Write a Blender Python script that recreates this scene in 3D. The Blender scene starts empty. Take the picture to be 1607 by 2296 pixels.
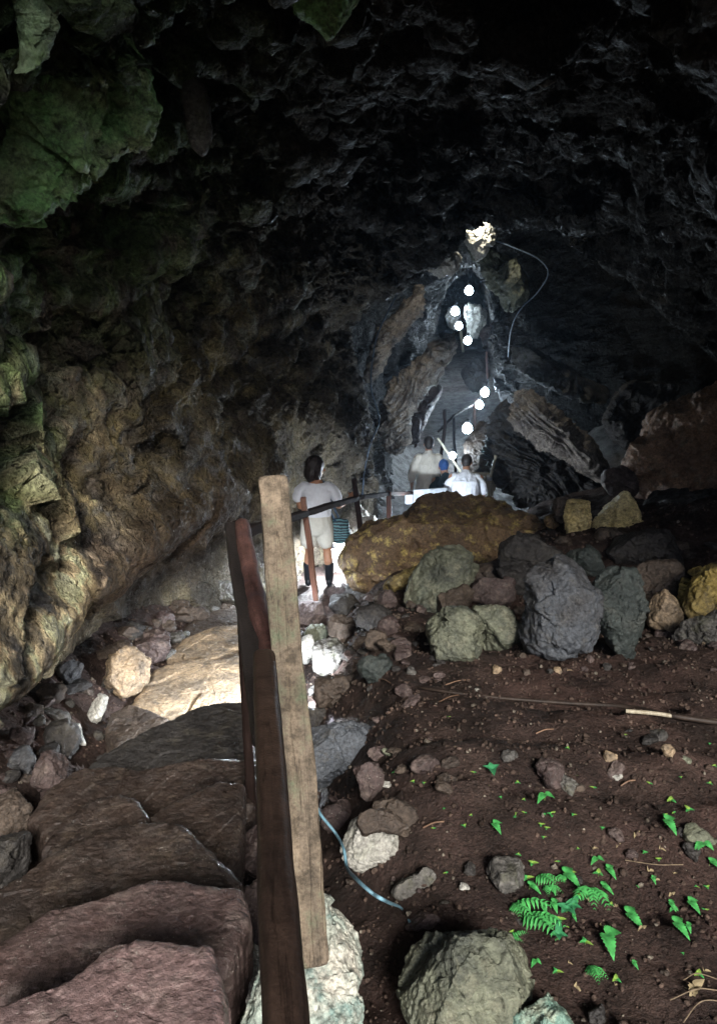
import bpy, bmesh, math, random
import numpy as np
from mathutils import Vector, Matrix, noise as mnoise
SC = bpy.context.scene
COL = SC.collection
R = math.radians
# ------------------------------------------------------------------ camera, sky, exposure
PITCH = R(15.0)
FPX = 1734.0          # focal length in units of a 1607 x 2296 picture
CW, CH = 1607.0, 2296.0
cam = bpy.data.cameras.new("camera"); camo = bpy.data.objects.new("camera", cam); COL.objects.link(camo)
cam.sensor_fit = 'VERTICAL'; cam.sensor_height = 36.0; cam.lens = 36.0*FPX/CH
cam.clip_start = 0.05; cam.clip_end = 500
camo.location = (0, 0, 0); camo.rotation_euler = (math.pi/2-PITCH, 0, 0)
SC.camera = camo
W = bpy.data.worlds.new("World"); SC.world = W; W.use_nodes = True
wn = W.node_tree.nodes; wl = W.node_tree.links
sky = wn.new('ShaderNodeTexSky'); sky.sky_type = 'NISHITA'; sky.sun_disc = False
SUN_EL, SUN_AZ = R(33), R(168)
sky.sun_elevation = SUN_EL; sky.sun_rotation = SUN_AZ
bgn = wn['Background']; wl.new(sky.outputs[0], bgn.inputs[0]); bgn.inputs[1].default_value = 0.07
sl = bpy.data.lights.new("sun", 'SUN'); sl.energy = 0.9; sl.angle = R(14); sl.color = (1, .95, .86)
so = bpy.data.objects.new("sun", sl); COL.objects.link(so)
sd = Vector((math.sin(SUN_AZ)*math.cos(SUN_EL), math.cos(SUN_AZ)*math.cos(SUN_EL), math.sin(SUN_EL)))
so.location = sd*20; so.rotation_euler = sd.to_track_quat('Z', 'Y').to_euler()
SC.view_settings.view_transform = 'Standard'; SC.view_settings.look = 'None'
SC.view_settings.exposure = 2.85; SC.view_settings.gamma = 1.0
SC.cycles.use_denoising = True
SC.cycles.max_bounces = 5; SC.cycles.diffuse_bounces = 1; SC.cycles.glossy_bounces = 2
SC.cycles.sample_clamp_indirect = 4.0
HAZE = 0.0009
LAMP = 1.0            # common factor on the bulbs
# ------------------------------------------------------------------ view helpers
cp, sp = math.cos(PITCH), math.sin(PITCH)
def ray(px, py):
    a = (px-CW/2)/FPX; b = (CH/2-py)/FPX
    return np.array([a, cp+b*sp, -sp+b*cp])
def at(px, py, Y):
    r = ray(px, py); return r*(Y/r[1])
def interp(y, xs, vs): return np.interp(y, xs, vs)
# ------------------------------------------------------------------ numpy noise
_rng = np.random.RandomState(11)
_perm = _rng.permutation(256); _perm = np.concatenate([_perm, _perm, _perm])
_grad = _rng.normal(size=(256, 3)); _grad /= np.linalg.norm(_grad, axis=1)[:, None]
def perlin(p):
    p = np.asarray(p, dtype=np.float64); sh = p.shape[:-1]; p = p.reshape(-1, 3)
    i = np.floor(p).astype(np.int64); f = p-i; i &= 255
    u = f*f*f*(f*(f*6-15)+10)
    out = 0
    res = {}
    for dx in (0, 1):
        a = _perm[i[:, 0]+dx]
        for dy in (0, 1):
            b = _perm[(a+i[:, 1]+dy)]
            for dz in (0, 1):
                h = _perm[(b+i[:, 2]+dz) % 768] & 255
                g = _grad[h]
                res[dx, dy, dz] = g[:, 0]*(f[:, 0]-dx)+g[:, 1]*(f[:, 1]-dy)+g[:, 2]*(f[:, 2]-dz)
    def lp(a, b, t): return a+(b-a)*t
    x0 = lp(lp(res[0,0,0], res[0,0,1], u[:, 2]), lp(res[0,1,0], res[0,1,1], u[:, 2]), u[:, 1])
    x1 = lp(lp(res[1,0,0], res[1,0,1], u[:, 2]), lp(res[1,1,0], res[1,1,1], u[:, 2]), u[:, 1])
    return (lp(x0, x1, u[:, 0])*1.5).reshape(sh)
def fbm(p, oct=4, gain=.5, lac=2.03, ridged=False):
    p = np.asarray(p, float); a = 1.0; s = 0; t = 0
    for k in range(oct):
        n = perlin(p+17.3*k)
        if ridged: n = 1-2*np.abs(n)*1.4
        s = s+a*n; t += a; a *= gain; p = p*lac
    return s/t
def smooth(a, b, x):
    t = np.clip((x-a)/(b-a), 0, 1); return t*t*(3-2*t)
def facet(p, seed=0):
    """broken rock: every cell is a tilted plane; returns height and distance to the nearest break"""
    p = np.asarray(p, float); sh = p.shape[:-1]; p = p.reshape(-1, 3); i = np.floor(p).astype(np.int64)
    rs = np.random.RandomState(900+seed); J = rs.rand(512, 3); Nn = rs.normal(size=(512, 3)); Hh = rs.uniform(-1, 1, 512)
    b1 = np.full(len(p), 9.); b2 = np.full(len(p), 9.); h = np.zeros(len(p))
    for dx in (-1, 0, 1):
        for dy in (-1, 0, 1):
            for dz in (-1, 0, 1):
                c = i+np.array([dx, dy, dz]); k = _perm[(_perm[(_perm[c[:, 0] & 255]+c[:, 1]) & 255]+c[:, 2]) & 255]+((c[:, 0]^c[:, 1]) & 1)*256
                q = p-c-J[k]; d = (q*q).sum(1); m = d < b1
                b2 = np.where(m, b1, np.minimum(b2, d)); hh = (q*Nn[k]).sum(1)*.55+Hh[k]*.35; h = np.where(m, hh, h); b1 = np.where(m, d, b1)
    return h.reshape(sh), (np.sqrt(b2)-np.sqrt(b1)).reshape(sh)
# ------------------------------------------------------------------ object helpers
def tag(o, label=None, cat=None, group=None, kind=None):
    if label: o['label'] = label
    if cat: o['category'] = cat
    if group: o['group'] = group
    if kind: o['kind'] = kind
    return o
def empty(name, loc, rz=0):
    o = bpy.data.objects.new(name, None); COL.objects.link(o); o.location = loc; o.rotation_euler = (0, 0, rz)
    o.empty_display_size = .1
    return o
def link(name, me, mat=None, parent=None, loc=None, smoothed=True):
    o = bpy.data.objects.new(name, me); COL.objects.link(o)
    if mat is not None: me.materials.append(mat)
    if parent is not None: o.parent = parent
    if loc is not None: o.location = loc
    if smoothed: me.polygons.foreach_set('use_smooth', [True]*len(me.polygons))
    return o
def mesh_np(name, V, F):
    me = bpy.data.meshes.new(name); V = np.asarray(V, np.float32).reshape(-1, 3); F = np.asarray(F, np.int32)
    me.vertices.add(len(V)); me.vertices.foreach_set('co', V.ravel())
    k = F.shape[1]; me.loops.add(F.size); me.loops.foreach_set('vertex_index', F.ravel())
    me.polygons.add(len(F)); me.polygons.foreach_set('loop_start', np.arange(0, F.size, k, dtype=np.int32))
    me.polygons.foreach_set('loop_total', np.full(len(F), k, np.int32))
    me.update(calc_edges=True); me.validate()
    return me
def grid_faces(n, m, wrap=False):
    i = np.arange(n-1)[:, None]; j = np.arange(m if wrap else m-1)[None, :]
    a = i*m+j; b = i*m+(j+1) % m; c = (i+1)*m+(j+1) % m; d = (i+1)*m+j
    return np.stack([a, b, c, d], -1).reshape(-1, 4)
def grid_normals(V):
    du = np.gradient(V, axis=0); dv = np.gradient(V, axis=1)
    n = np.cross(du, dv); n /= np.linalg.norm(n, axis=-1, keepdims=True)+1e-12
    return n
def set_col(me, name, arr):
    ca = me.color_attributes.new(name, 'FLOAT_COLOR', 'POINT')
    a = np.ones((len(arr), 4), np.float32); a[:, :3] = arr; ca.data.foreach_set('color', a.ravel())
# ------------------------------------------------------------------ materials
def new_mat(name):
    m = bpy.data.materials.new(name); m.use_nodes = True
    return m, m.node_tree.nodes, m.node_tree.links, m.node_tree.nodes['Principled BSDF']
def rock_mat(name, A, B, C=None, scale=1.0, bump=.55, rough=.62, attr=None, spec=.45, pit=.28, fleck=.25, dist=.02, cscale=None):
    """A, B patch colours, C dirt or mineral colour"""
    m, N, L, P = new_mat(name)
    geo = N.new('ShaderNodeNewGeometry')
    def nz(s, d=5, r=.6):
        n = N.new('ShaderNodeTexNoise'); n.inputs['Scale'].default_value = s; n.inputs['Detail'].default_value = d
        n.inputs['Roughness'].default_value = r; L.new(geo.outputs['Position'], n.inputs['Vector']); return n
    def ramp(src, a, b, c0=(0, 0, 0, 1), c1=(1, 1, 1, 1)):
        r = N.new('ShaderNodeValToRGB'); r.color_ramp.elements[0].position = a; r.color_ramp.elements[1].position = b
        r.color_ramp.elements[0].color = c0; r.color_ramp.elements[1].color = c1; L.new(src, r.inputs[0]); return r
    def mix(f, a, b, mode='MIX'):
        x = N.new('ShaderNodeMix'); x.data_type = 'RGBA'; x.blend_type = mode
        for s, v in ((0, f), (6, a), (7, b)):
            if isinstance(v, (int, float)): x.inputs[s].default_value = v
            elif isinstance(v, tuple): x.inputs[s].default_value = (*v[:3], 1)
            else: L.new(v, x.inputs[s])
        return x.outputs[2]
    cs = (cscale or 3.0)*scale
    n1 = nz(cs); f1 = ramp(n1.outputs['Fac'], .4, .62)
    if attr:
        at_ = N.new('ShaderNodeAttribute'); at_.attribute_name = attr
        base = at_.outputs['Color']
        dk = mix(1.0, base, (.35, .33, .32), 'MULTIPLY')
        col = mix(f1.outputs[0], base, dk)
    else:
        col = mix(f1.outputs[0], A, B)
    n2 = nz(9*scale, 4, .7); f2 = ramp(n2.outputs['Fac'], .52, .68)
    if C is not None: col = mix(f2.outputs[0], col, C)
    n3 = nz(46*scale, 3, .7); f3 = ramp(n3.outputs['Fac'], .3, .72, (.45, .45, .45, 1), (1.5, 1.5, 1.5, 1))
    col = mix(1.0, col, f3.outputs[0], 'MULTIPLY')
    # small pale specks, putting wet glints into the colour
    vf = N.new('ShaderNodeTexVoronoi'); vf.inputs['Scale'].default_value = 75*scale; L.new(geo.outputs['Position'], vf.inputs['Vector'])
    ff = ramp(vf.outputs['Distance'], .10, .2, (1, 1, 1, 1), (0, 0, 0, 1))
    mk = ramp(nz(7*scale).outputs['Fac'], .5, .6)
    fm = N.new('ShaderNodeMath'); fm.operation = 'MULTIPLY'; L.new(ff.outputs[0], fm.inputs[0]); L.new(mk.outputs[0], fm.inputs[1])
    fm2 = N.new('ShaderNodeMath'); fm2.operation = 'MULTIPLY'; L.new(fm.outputs[0], fm2.inputs[0]); fm2.inputs[1].default_value = fleck
    col = mix(fm2.outputs[0], col, (.42, .40, .36))
    L.new(col, P.inputs['Base Color'])
    rr = ramp(nz(14*scale).outputs['Fac'], .35, .65, (rough-.28,)*3+(1,), (min(1, rough+.2),)*3+(1,))
    L.new(rr.outputs[0], P.inputs['Roughness']); P.inputs['Specular IOR Level'].default_value = spec
    # relief
    v = N.new('ShaderNodeTexVoronoi'); v.inputs['Scale'].default_value = 22*scale; v.feature = 'SMOOTH_F1'
    wv = mix(.12/scale, geo.outputs['Position'], nz(11*scale, 3).outputs['Color'], 'ADD'); L.new(wv, v.inputs['Vector'])
    pr = ramp(v.outputs['Distance'], .05, .45)
    b1 = nz(16*scale, 7, .68); b2 = nz(90*scale, 4, .7)
    s1 = N.new('ShaderNodeMath'); s1.operation = 'MULTIPLY_ADD'; L.new(pr.outputs[0], s1.inputs[0]); s1.inputs[1].default_value = pit; L.new(b1.outputs['Fac'], s1.inputs[2])
    s2 = N.new('ShaderNodeMath'); s2.operation = 'MULTIPLY_ADD'; L.new(b2.outputs['Fac'], s2.inputs[0]); s2.inputs[1].default_value = .35; L.new(s1.outputs[0], s2.inputs[2])
    bp = N.new('ShaderNodeBump'); bp.inputs['Strength'].default_value = bump; bp.inputs['Distance'].default_value = dist*2.2/scale**.5
    L.new(s2.outputs[0], bp.inputs['Height']); L.new(bp.outputs[0], P.inputs['Normal'])
    return m
def wood_mat(name, A, B, stain=None, scale=1.0, rough=.6, axis_z=True, bump=.5, mott=0, spec=.35):
    m, N, L, P = new_mat(name)
    tc = N.new('ShaderNodeTexCoord'); mp = N.new('ShaderNodeMapping')
    mp.inputs['Scale'].default_value = (26*scale, 26*scale, 2.2*scale); L.new(tc.outputs['Object'], mp.inputs[0])
    n = N.new('ShaderNodeTexNoise'); n.inputs['Scale'].default_value = 1.6; n.inputs['Detail'].default_value = 7; n.inputs['Roughness'].default_value = .65
    L.new(mp.outputs[0], n.inputs[0])
    r = N.new('ShaderNodeValToRGB'); r.color_ramp.elements[0].color = (*A, 1); r.color_ramp.elements[1].color = (*B, 1)
    r.color_ramp.elements[0].position = .35; r.color_ramp.elements[1].position = .68; L.new(n.outputs['Fac'], r.inputs[0])
    col = r.outputs[0]
    n2 = N.new('ShaderNodeTexNoise'); n2.inputs['Scale'].default_value = 5.5; n2.inputs['Detail'].default_value = 6; n2.inputs['Roughness'].default_value = .7
    L.new(tc.outputs['Object'], n2.inputs[0])
    if stain:
        r2 = N.new('ShaderNodeValToRGB'); r2.color_ramp.elements[0].position = .5; r2.color_ramp.elements[1].position = .62; L.new(n2.outputs['Fac'], r2.inputs[0])
        x = N.new('ShaderNodeMix'); x.data_type = 'RGBA'; L.new(r2.outputs[0], x.inputs[0]); L.new(col, x.inputs[6]); x.inputs[7].default_value = (*stain, 1); col = x.outputs[2]
    if mott:
        n4 = N.new('ShaderNodeTexNoise'); n4.inputs['Scale'].default_value = 22; n4.inputs['Detail'].default_value = 8; n4.inputs['Roughness'].default_value = .75; L.new(tc.outputs['Object'], n4.inputs[0])
        r4 = N.new('ShaderNodeValToRGB'); r4.color_ramp.elements[0].position = .38; r4.color_ramp.elements[0].color = (.20, .20, .19, 1); r4.color_ramp.elements[1].position = .6; L.new(n4.outputs['Fac'], r4.inputs[0])
        x = N.new('ShaderNodeMix'); x.data_type = 'RGBA'; x.blend_type = 'MULTIPLY'; x.inputs[0].default_value = mott; L.new(col, x.inputs[6]); L.new(r4.outputs[0], x.inputs[7]); col = x.outputs[2]
        m5 = N.new('ShaderNodeMapping'); m5.inputs['Scale'].default_value = (34, 34, 1.3); L.new(tc.outputs['Object'], m5.inputs[0])
        n5 = N.new('ShaderNodeTexNoise'); n5.inputs['Scale'].default_value = 1.0; n5.inputs['Detail'].default_value = 5; L.new(m5.outputs[0], n5.inputs[0])
        r5 = N.new('ShaderNodeValToRGB'); e = r5.color_ramp.elements; e[0].position = .485; e[1].position = .50; e[0].color = (1, 1, 1, 1); e[1].color = (.25, .22, .2, 1); k5 = e.new(.515); k5.color = (1, 1, 1, 1); L.new(n5.outputs['Fac'], r5.inputs[0])
        x = N.new('ShaderNodeMix'); x.data_type = 'RGBA'; x.blend_type = 'MULTIPLY'; x.inputs[0].default_value = .8; L.new(col, x.inputs[6]); L.new(r5.outputs[0], x.inputs[7]); col = x.outputs[2]
    n3 = N.new('ShaderNodeTexNoise'); n3.inputs['Scale'].default_value = 160; n3.inputs['Detail'].default_value = 3; L.new(tc.outputs['Object'], n3.inputs[0])
    r3 = N.new('ShaderNodeValToRGB'); r3.color_ramp.elements[0].position = .3; r3.color_ramp.elements[0].color = (.72, .72, .72, 1); r3.color_ramp.elements[1].position = .6; L.new(n3.outputs['Fac'], r3.inputs[0])
    x = N.new('ShaderNodeMix'); x.data_type = 'RGBA'; x.blend_type = 'MULTIPLY'; x.inputs[0].default_value = 1; L.new(col, x.inputs[6]); L.new(r3.outputs[0], x.inputs[7])
    L.new(x.outputs[2], P.inputs['Base Color']); P.inputs['Roughness'].default_value = rough; P.inputs['Specular IOR Level'].default_value = spec
    ad = N.new('ShaderNodeMath'); ad.operation = 'ADD'; L.new(n.outputs['Fac'], ad.inputs[0]); L.new(n3.outputs['Fac'], ad.inputs[1])
    bp = N.new('ShaderNodeBump'); bp.inputs['Strength'].default_value = bump; bp.inputs['Distance'].default_value = .004; L.new(ad.outputs[0], bp.inputs['Height']); L.new(bp.outputs[0], P.inputs['Normal'])
    return m
def plain_mat(name, A, rough=.7, var=.25, scale=30, bump=.2, spec=.4, trans=0, sub=0):
    m, N, L, P = new_mat(name)
    tc = N.new('ShaderNodeTexCoord'); n = N.new('ShaderNodeTexNoise'); n.inputs['Scale'].default_value = scale; n.inputs['Detail'].default_value = 4
    L.new(tc.outputs['Object'], n.inputs[0])
    r = N.new('ShaderNodeValToRGB'); r.color_ramp.elements[0].position = .3; r.color_ramp.elements[1].position = .7
    r.color_ramp.elements[0].color = tuple(c*(1-var) for c in A)+(1,); r.color_ramp.elements[1].color = tuple(min(1, c*(1+var)) for c in A)+(1,)
    L.new(n.outputs['Fac'], r.inputs[0]); L.new(r.outputs[0], P.inputs['Base Color'])
    P.inputs['Roughness'].default_value = rough; P.inputs['Specular IOR Level'].default_value = spec
    bp = N.new('ShaderNodeBump'); bp.inputs['Strength'].default_value = bump; bp.inputs['Distance'].default_value = .01; L.new(n.outputs['Fac'], bp.inputs['Height']); L.new(bp.outputs[0], P.inputs['Normal'])
    return m
def emit_mat(name, col, s):
    m, N, L, P = new_mat(name); P.inputs['Base Color'].default_value = (*col, 1)
    P.inputs['Emission Color'].default_value = (*col, 1); P.inputs['Emission Strength'].default_value = s
    return m

M_wall = rock_mat('cave_rock', None, None, None, scale=.9, bump=1.0, attr='tint', pit=.6, fleck=.35, dist=.035, rough=.68, spec=.28)
M_ground = rock_mat('cave_dirt', None, None, None, scale=1.6, bump=.8, attr='tint', pit=.2, fleck=.2, rough=.75, spec=.3)
def _dk(c, k=.72): return None if c is None else tuple(v*k*.85+k*.15*sum(c)/3 for v in c)
_id = lambda c: c
MR = {
 'brown':  rock_mat('brown_stone', _dk((.115, .082, .06)), _dk((.06, .043, .034)), _dk((.15, .11, .08))),
 'purple': rock_mat('purple_brown_stone', _dk((.125, .085, .08)), _dk((.07, .045, .043)), _dk((.19, .14, .12)), fleck=.6),
 'dark':   rock_mat('dark_stone', _dk((.055, .05, .048)), _dk((.03, .027, .027)), _dk((.08, .07, .055))),
 'wetred': rock_mat('wet_red_brown_stone_lit', (.20, .135, .13), (.12, .08, .078), (.25, .19, .175), rough=.5, spec=.5, fleck=.8),  # nearest, second and farther steps: daylight falloff put into three stone colours
 'wetdim': rock_mat('wet_purple_stone_dim', (.11, .074, .07), (.062, .043, .041), (.15, .115, .105), rough=.48, spec=.5, fleck=.7),
 'wet':    rock_mat('wet_brown_stone_shade', (.060, .043, .036), (.034, .025, .022), (.085, .065, .052), rough=.48, spec=.5, fleck=.6),
 'cream':  rock_mat('cream_yellow_stone', (.60, .50, .26), (.46, .36, .15), (.3, .24, .12)),
 'tealpale': rock_mat('light_teal_stone', (.20, .33, .27), (.12, .20, .17), (.32, .36, .28)),
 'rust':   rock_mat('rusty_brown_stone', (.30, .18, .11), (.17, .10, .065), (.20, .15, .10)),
 'grey':   rock_mat('grey_stone', _dk((.17, .16, .145)), _dk((.09, .085, .08)), _dk((.12, .12, .08))),
 'green':  rock_mat('grey_green_stone', _id((.16, .17, .12)), _dk((.08, .09, .07)), _dk((.22, .22, .15))),
 'teal':   rock_mat('dark_teal_stone', _dk((.055, .072, .068)), _dk((.03, .042, .042)), _dk((.08, .09, .08))),
 'blue':   rock_mat('blue_grey_stone', _dk((.10, .115, .14)), _dk((.06, .055, .055)), _dk((.12, .12, .12))),
 'tan':    rock_mat('tan_stone', _id((.34, .25, .16)), _dk((.2, .15, .10)), _dk((.14, .11, .08)), fleck=.4),
 'yellow': rock_mat('yellow_mineral_stone', _id((.36, .27, .08)), _dk((.26, .19, .07)), _dk((.12, .09, .05))),
 'yellowbrown': rock_mat('ochre_stained_stone', (.18, .115, .06), (.09, .058, .036), (.46, .36, .12), cscale=1.6),
 'pale':   rock_mat('pale_stone', (.42, .41, .38), (.25, .245, .22), (.3, .3, .26), fleck=.6),
 'paleteal': rock_mat('pale_teal_stone', (.55, .52, .45), (.20, .31, .28), (.16, .24, .22), cscale=3.0, fleck=.5),
 'streak': rock_mat('streaked_limestone', (.33, .29, .25), (.13, .11, .10), (.06, .05, .045), scale=1.2),
 'moss':   rock_mat('mossy_stone', (.14, .29, .10), (.20, .24, .12), (.04, .05, .025)),
 'mossgrey': rock_mat('mossy_grey_stone', (.14, .22, .12), (.12, .14, .08), (.10, .16, .06)),
}
# ------------------------------------------------------------------ terrain
PYX = [-12, 0, 2, 5, 9, 12, 14, 20, 30, 36]
PXX = [-.4, -.6, -.75, -.9, -.5, .7, 1.4, 2.3, 4.1, 5.2]
def ground(x, y, detail=True):
    x = np.asarray(x, float); y = np.asarray(y, float)
    xp = interp(y, PYX, PXX)
    gp = interp(y, [-12, -4, 0, 1.2, 1.9, 2.6, 3.4, 4.3, 5.2, 7, 9, 12.5, 16, 20, 30, 38], [.6, -.7, -1.35, -1.80, -2.15, -2.45, -2.75, -2.95, -3.05, -3.18, -3.35, -3.75, -3.62, -3.25, -2.0, -1.2])
    gr = interp(y, [-12, -4, 0, 1.5, 3, 4.5, 6, 8, 9.5, 12, 14, 40], [.6, -.7, -1.32, -1.60, -1.88, -2.14, -2.44, -2.76, -2.95, -3.4, -3.6, -1.0])
    t = smooth(.25, 1.15, x-xp)*smooth(1.0, 3.0, y)
    z = gp*(1-t)+gr*t
    # unseen bank outside the mouth, shaped to block the low sky light
    z = z+np.clip(-3.2-y, 0, 20)*(.52-.2*smooth(-1, 4, x))
    # bank under the left wall
    z = z+.55*smooth(.55, 1.5, xp-x)*smooth(1.5, 4, y)
    # rising debris on the right
    z = z+.5*smooth(1.7, 2.7, x-xp)*smooth(5.9, 6.9, y)*(1-smooth(11, 13, y))
    z = z+.22*np.clip(x-xp-2.6, 0, 6)**1.15*smooth(3, 7, y)
    z = z+.5*np.clip(np.abs(x-xp)-1.6, 0, 9)*smooth(13.5, 17, y)
    p = np.stack([x, y, z*0], -1)
    z = z+.10*fbm(p*.8, 3)*smooth(-3, 1, y)
    # shallow terraces of trampled soil running across the right slope
    tr = y*2.2+.35*x+.5*perlin(p*1.1)
    fr = tr-np.floor(tr)
    z = z+t*.06*(fr-.5)*(.5+.5*smooth(-.3, .3, perlin(p*.7+3)))
    if detail:
        z = z+.048*fbm(p*4.2, 4, .55)+.02*t*fbm(np.stack([x*1.6, y*6, z*0], -1), 2, ridged=True)*(1-smooth(8, 12, y))+.012*np.clip(fbm(p*17, 3, .6), -.2, 1)*(1-.8*smooth(8, 13, y))
    return z
def hit(px, py, dz=0.0):
    r = ray(px, py); lo = .3
    for Y in np.arange(.3, 36, .05):
        q = r*(Y/r[1])
        if q[2] <= float(ground(q[0], q[1], False))+dz: break
        lo = Y
    hi = Y
    for _ in range(12):
        mid = (lo+hi)/2; q = r*(mid/r[1])
        if q[2] <= float(ground(q[0], q[1], True))+dz: hi = mid
        else: lo = mid
    return r*(hi/r[1])
def build_ground():
    t = np.linspace(0, 1, 620); ys = -12+9.5*np.clip(t/.06, 0, 1)+ (t > .06)*(40.5*np.clip((t-.06)/.94, 0, 1)**1.75)
    s = np.linspace(-1, 1, 560)
    Y, S = np.meshgrid(ys, s, indexing='ij')
    xc = interp(Y, PYX, PXX)
    half = 4.0+np.abs(Y-3)*.34
    X = xc+.5+S*np.abs(S)**.35*half*1.15
    Z = ground(X, Y)
    V = np.stack([X, Y, Z], -1)
    me = mesh_np('dirt_ground', V.reshape(-1, 3), grid_faces(*X.shape)[:, ::-1])
    p = V.reshape(-1, 3)
    n = fbm(p*1.3, 3)[:, None]; n2 = fbm(p*5+9, 3)[:, None]
    c = np.array([.050, .031, .026])+np.array([.030, .020, .016])*n+np.array([.02, .016, .012])*n2
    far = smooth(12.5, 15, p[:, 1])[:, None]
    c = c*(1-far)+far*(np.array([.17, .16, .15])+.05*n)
    red = smooth(.1, .5, perlin(p*.9+3))[:, None]
    c = c*(1-.4*red)+.4*red*np.array([.085, .045, .036])
    set_col(me, 'tint', np.clip(c, .01, 1))
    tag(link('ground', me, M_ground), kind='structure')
build_ground()
# ------------------------------------------------------------------ cave shell
def pxring(Y, pts): return (Y, [at(px, py, Y)[[0, 2]] for px, py in pts])
RINGS = [
 (-5, [(-3.4, -.9), (-4.3, .4), (-4.6, 2), (-4.2, 3.8), (-2.8, 5.2), (-.5, 5.8), (2, 5.6), (4.4, 4.6), (5.6, 2.6), (5.8, .8), (5.4, -.5), (5, -1.2)]),
 (-1, [(-2.1, -1.7), (-2.7, -.8), (-3.1, .4), (-3.2, 1.8), (-2.5, 3.2), (-1.0, 4.2), (1, 4.4), (3.3, 3.9), (4.8, 2.2), (5.2, .5), (5, -1), (4.6, -1.9)]),
 (1.5, [(-1.55, -2.3), (-1.95, -1.4), (-2.3, -.3), (-2.6, 1), (-2.2, 2.3), (-1.1, 3.2), (.8, 3.5), (3.0, 3.1), (4.4, 1.8), (4.7, .3), (4.5, -1.2), (4.2, -2.2)]),
 pxring(3.2, [(-260, 2100), (-215, 1760), (-22, 1590), (-90, 1400), (-230, 1000), (-280, 600), (-220, 100), (50, -350), (500, -600), (1300, -600), (1900, -250), (2350, 300), (2550, 900), (2500, 1300), (2350, 1700), (2300, 1950)]),
 pxring(5.0, [(60, 1760), (90, 1480), (232, 1325), (180, 1200), (90, 1000), (20, 800), (-10, 600), (50, 350), (210, 130), (450, 0), (800, -70), (1300, -80), (1700, 100), (2000, 400), (2130, 800), (2080, 1100), (2000, 1350), (1950, 1600)]),
 pxring(6.5, [(290, 1560), (320, 1320), (430, 1172), (380, 1080), (300, 920), (250, 760), (240, 600), (330, 400), (480, 260), (700, 190), (950, 150), (1300, 160), (1560, 280), (1780, 520), (1880, 820), (1860, 1050), (1800, 1250), (1750, 1450)]),
 pxring(8.5, [(640, 1420), (560, 1240), (600, 1100), (580, 1010), (545, 900), (520, 760), (530, 640), (620, 510), (740, 410), (900, 350), (1080, 310), (1300, 320), (1480, 420), (1640, 570), (1740, 760), (1770, 950), (1700, 1150), (1650, 1330)]),
 pxring(10.5, [(745, 1340), (725, 1200), (722, 1060), (735, 950), (700, 850), (680, 740), (720, 640), (800, 560), (900, 480), (1010, 420), (1120, 390), (1290, 395), (1430, 480), (1560, 620), (1660, 780), (1700, 940), (1650, 1100), (1600, 1250)]),
 pxring(12.0, [(845, 1250), (838, 1100), (838, 1000), (822, 900), (795, 800), (788, 735), (850, 670), (930, 605), (990, 560), (1050, 505), (1110, 470), (1250, 472), (1370, 560), (1460, 670), (1570, 770), (1640, 880), (1620, 1040), (1560, 1170)]),
 pxring(12.7, [(835, 1240), (800, 1080), (770, 940), (740, 800), (720, 700), (780, 600), (880, 520), (980, 440), (1110, 380), (1280, 390), (1420, 480), (1540, 600), (1640, 780), (1680, 920), (1640, 1060), (1560, 1160)]),
 pxring(15.0, [(880, 1200), (830, 1040), (800, 900), (770, 760), (800, 620), (880, 500), (1000, 410), (1150, 370), (1320, 390), (1450, 500), (1560, 650), (1620, 820), (1600, 980), (1480, 1120)]),
 pxring(17.0, [(900, 1150), (860, 1000), (835, 880), (815, 760), (850, 630), (930, 550), (1040, 490), (1110, 500), (1140, 600), (1148, 740), (1152, 860), (1170, 980), (1240, 1110)]),
 pxring(19.0, [(930, 1080), (895, 960), (870, 860), (860, 760), (900, 640), (960, 580), (1040, 540), (1090, 560), (1122, 640), (1130, 740), (1132, 860), (1145, 960), (1180, 1060)]),
 pxring(24.0, [(985, 960), (960, 850), (955, 760), (970, 680), (1000, 620), (1050, 590), (1090, 600), (1106, 660), (1112, 760), (1115, 860), (1150, 930)]),
 pxring(32.0, [(1005, 830), (995, 760), (990, 700), (1005, 640), (1035, 610), (1065, 610), (1085, 640), (1092, 700), (1095, 780), (1110, 830)]),
 pxring(36.0, [(1040, 760), (1038, 730), (1040, 700), (1046, 680), (1055, 670), (1065, 665), (1075, 670), (1085, 690), (1090, 720), (1085, 750), (1080, 765)]),
]
def resample(pts, n):
    P = np.array([np.asarray(q, float) for q in pts])
    # Catmull-Rom, then even arc length
    Q = [2*P[0]-P[1]]+list(P)+[2*P[-1]-P[-2]]; out = []
    for i in range(1, len(Q)-2):
        a, b, c, d = Q[i-1], Q[i], Q[i+1], Q[i+2]
        for t in np.linspace(0, 1, 12, endpoint=False):
            out.append(.5*((2*b)+(-a+c)*t+(2*a-5*b+4*c-d)*t*t+(-a+3*b-3*c+d)*t**3))
    out.append(P[-1]); out = np.array(out)
    L = np.concatenate([[0], np.cumsum(np.linalg.norm(np.diff(out, axis=0), axis=1))]); L /= L[-1]
    s = np.linspace(0, 1, n)
    return np.stack([np.interp(s, L, out[:, 0]), np.interp(s, L, out[:, 1])], -1)
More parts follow.
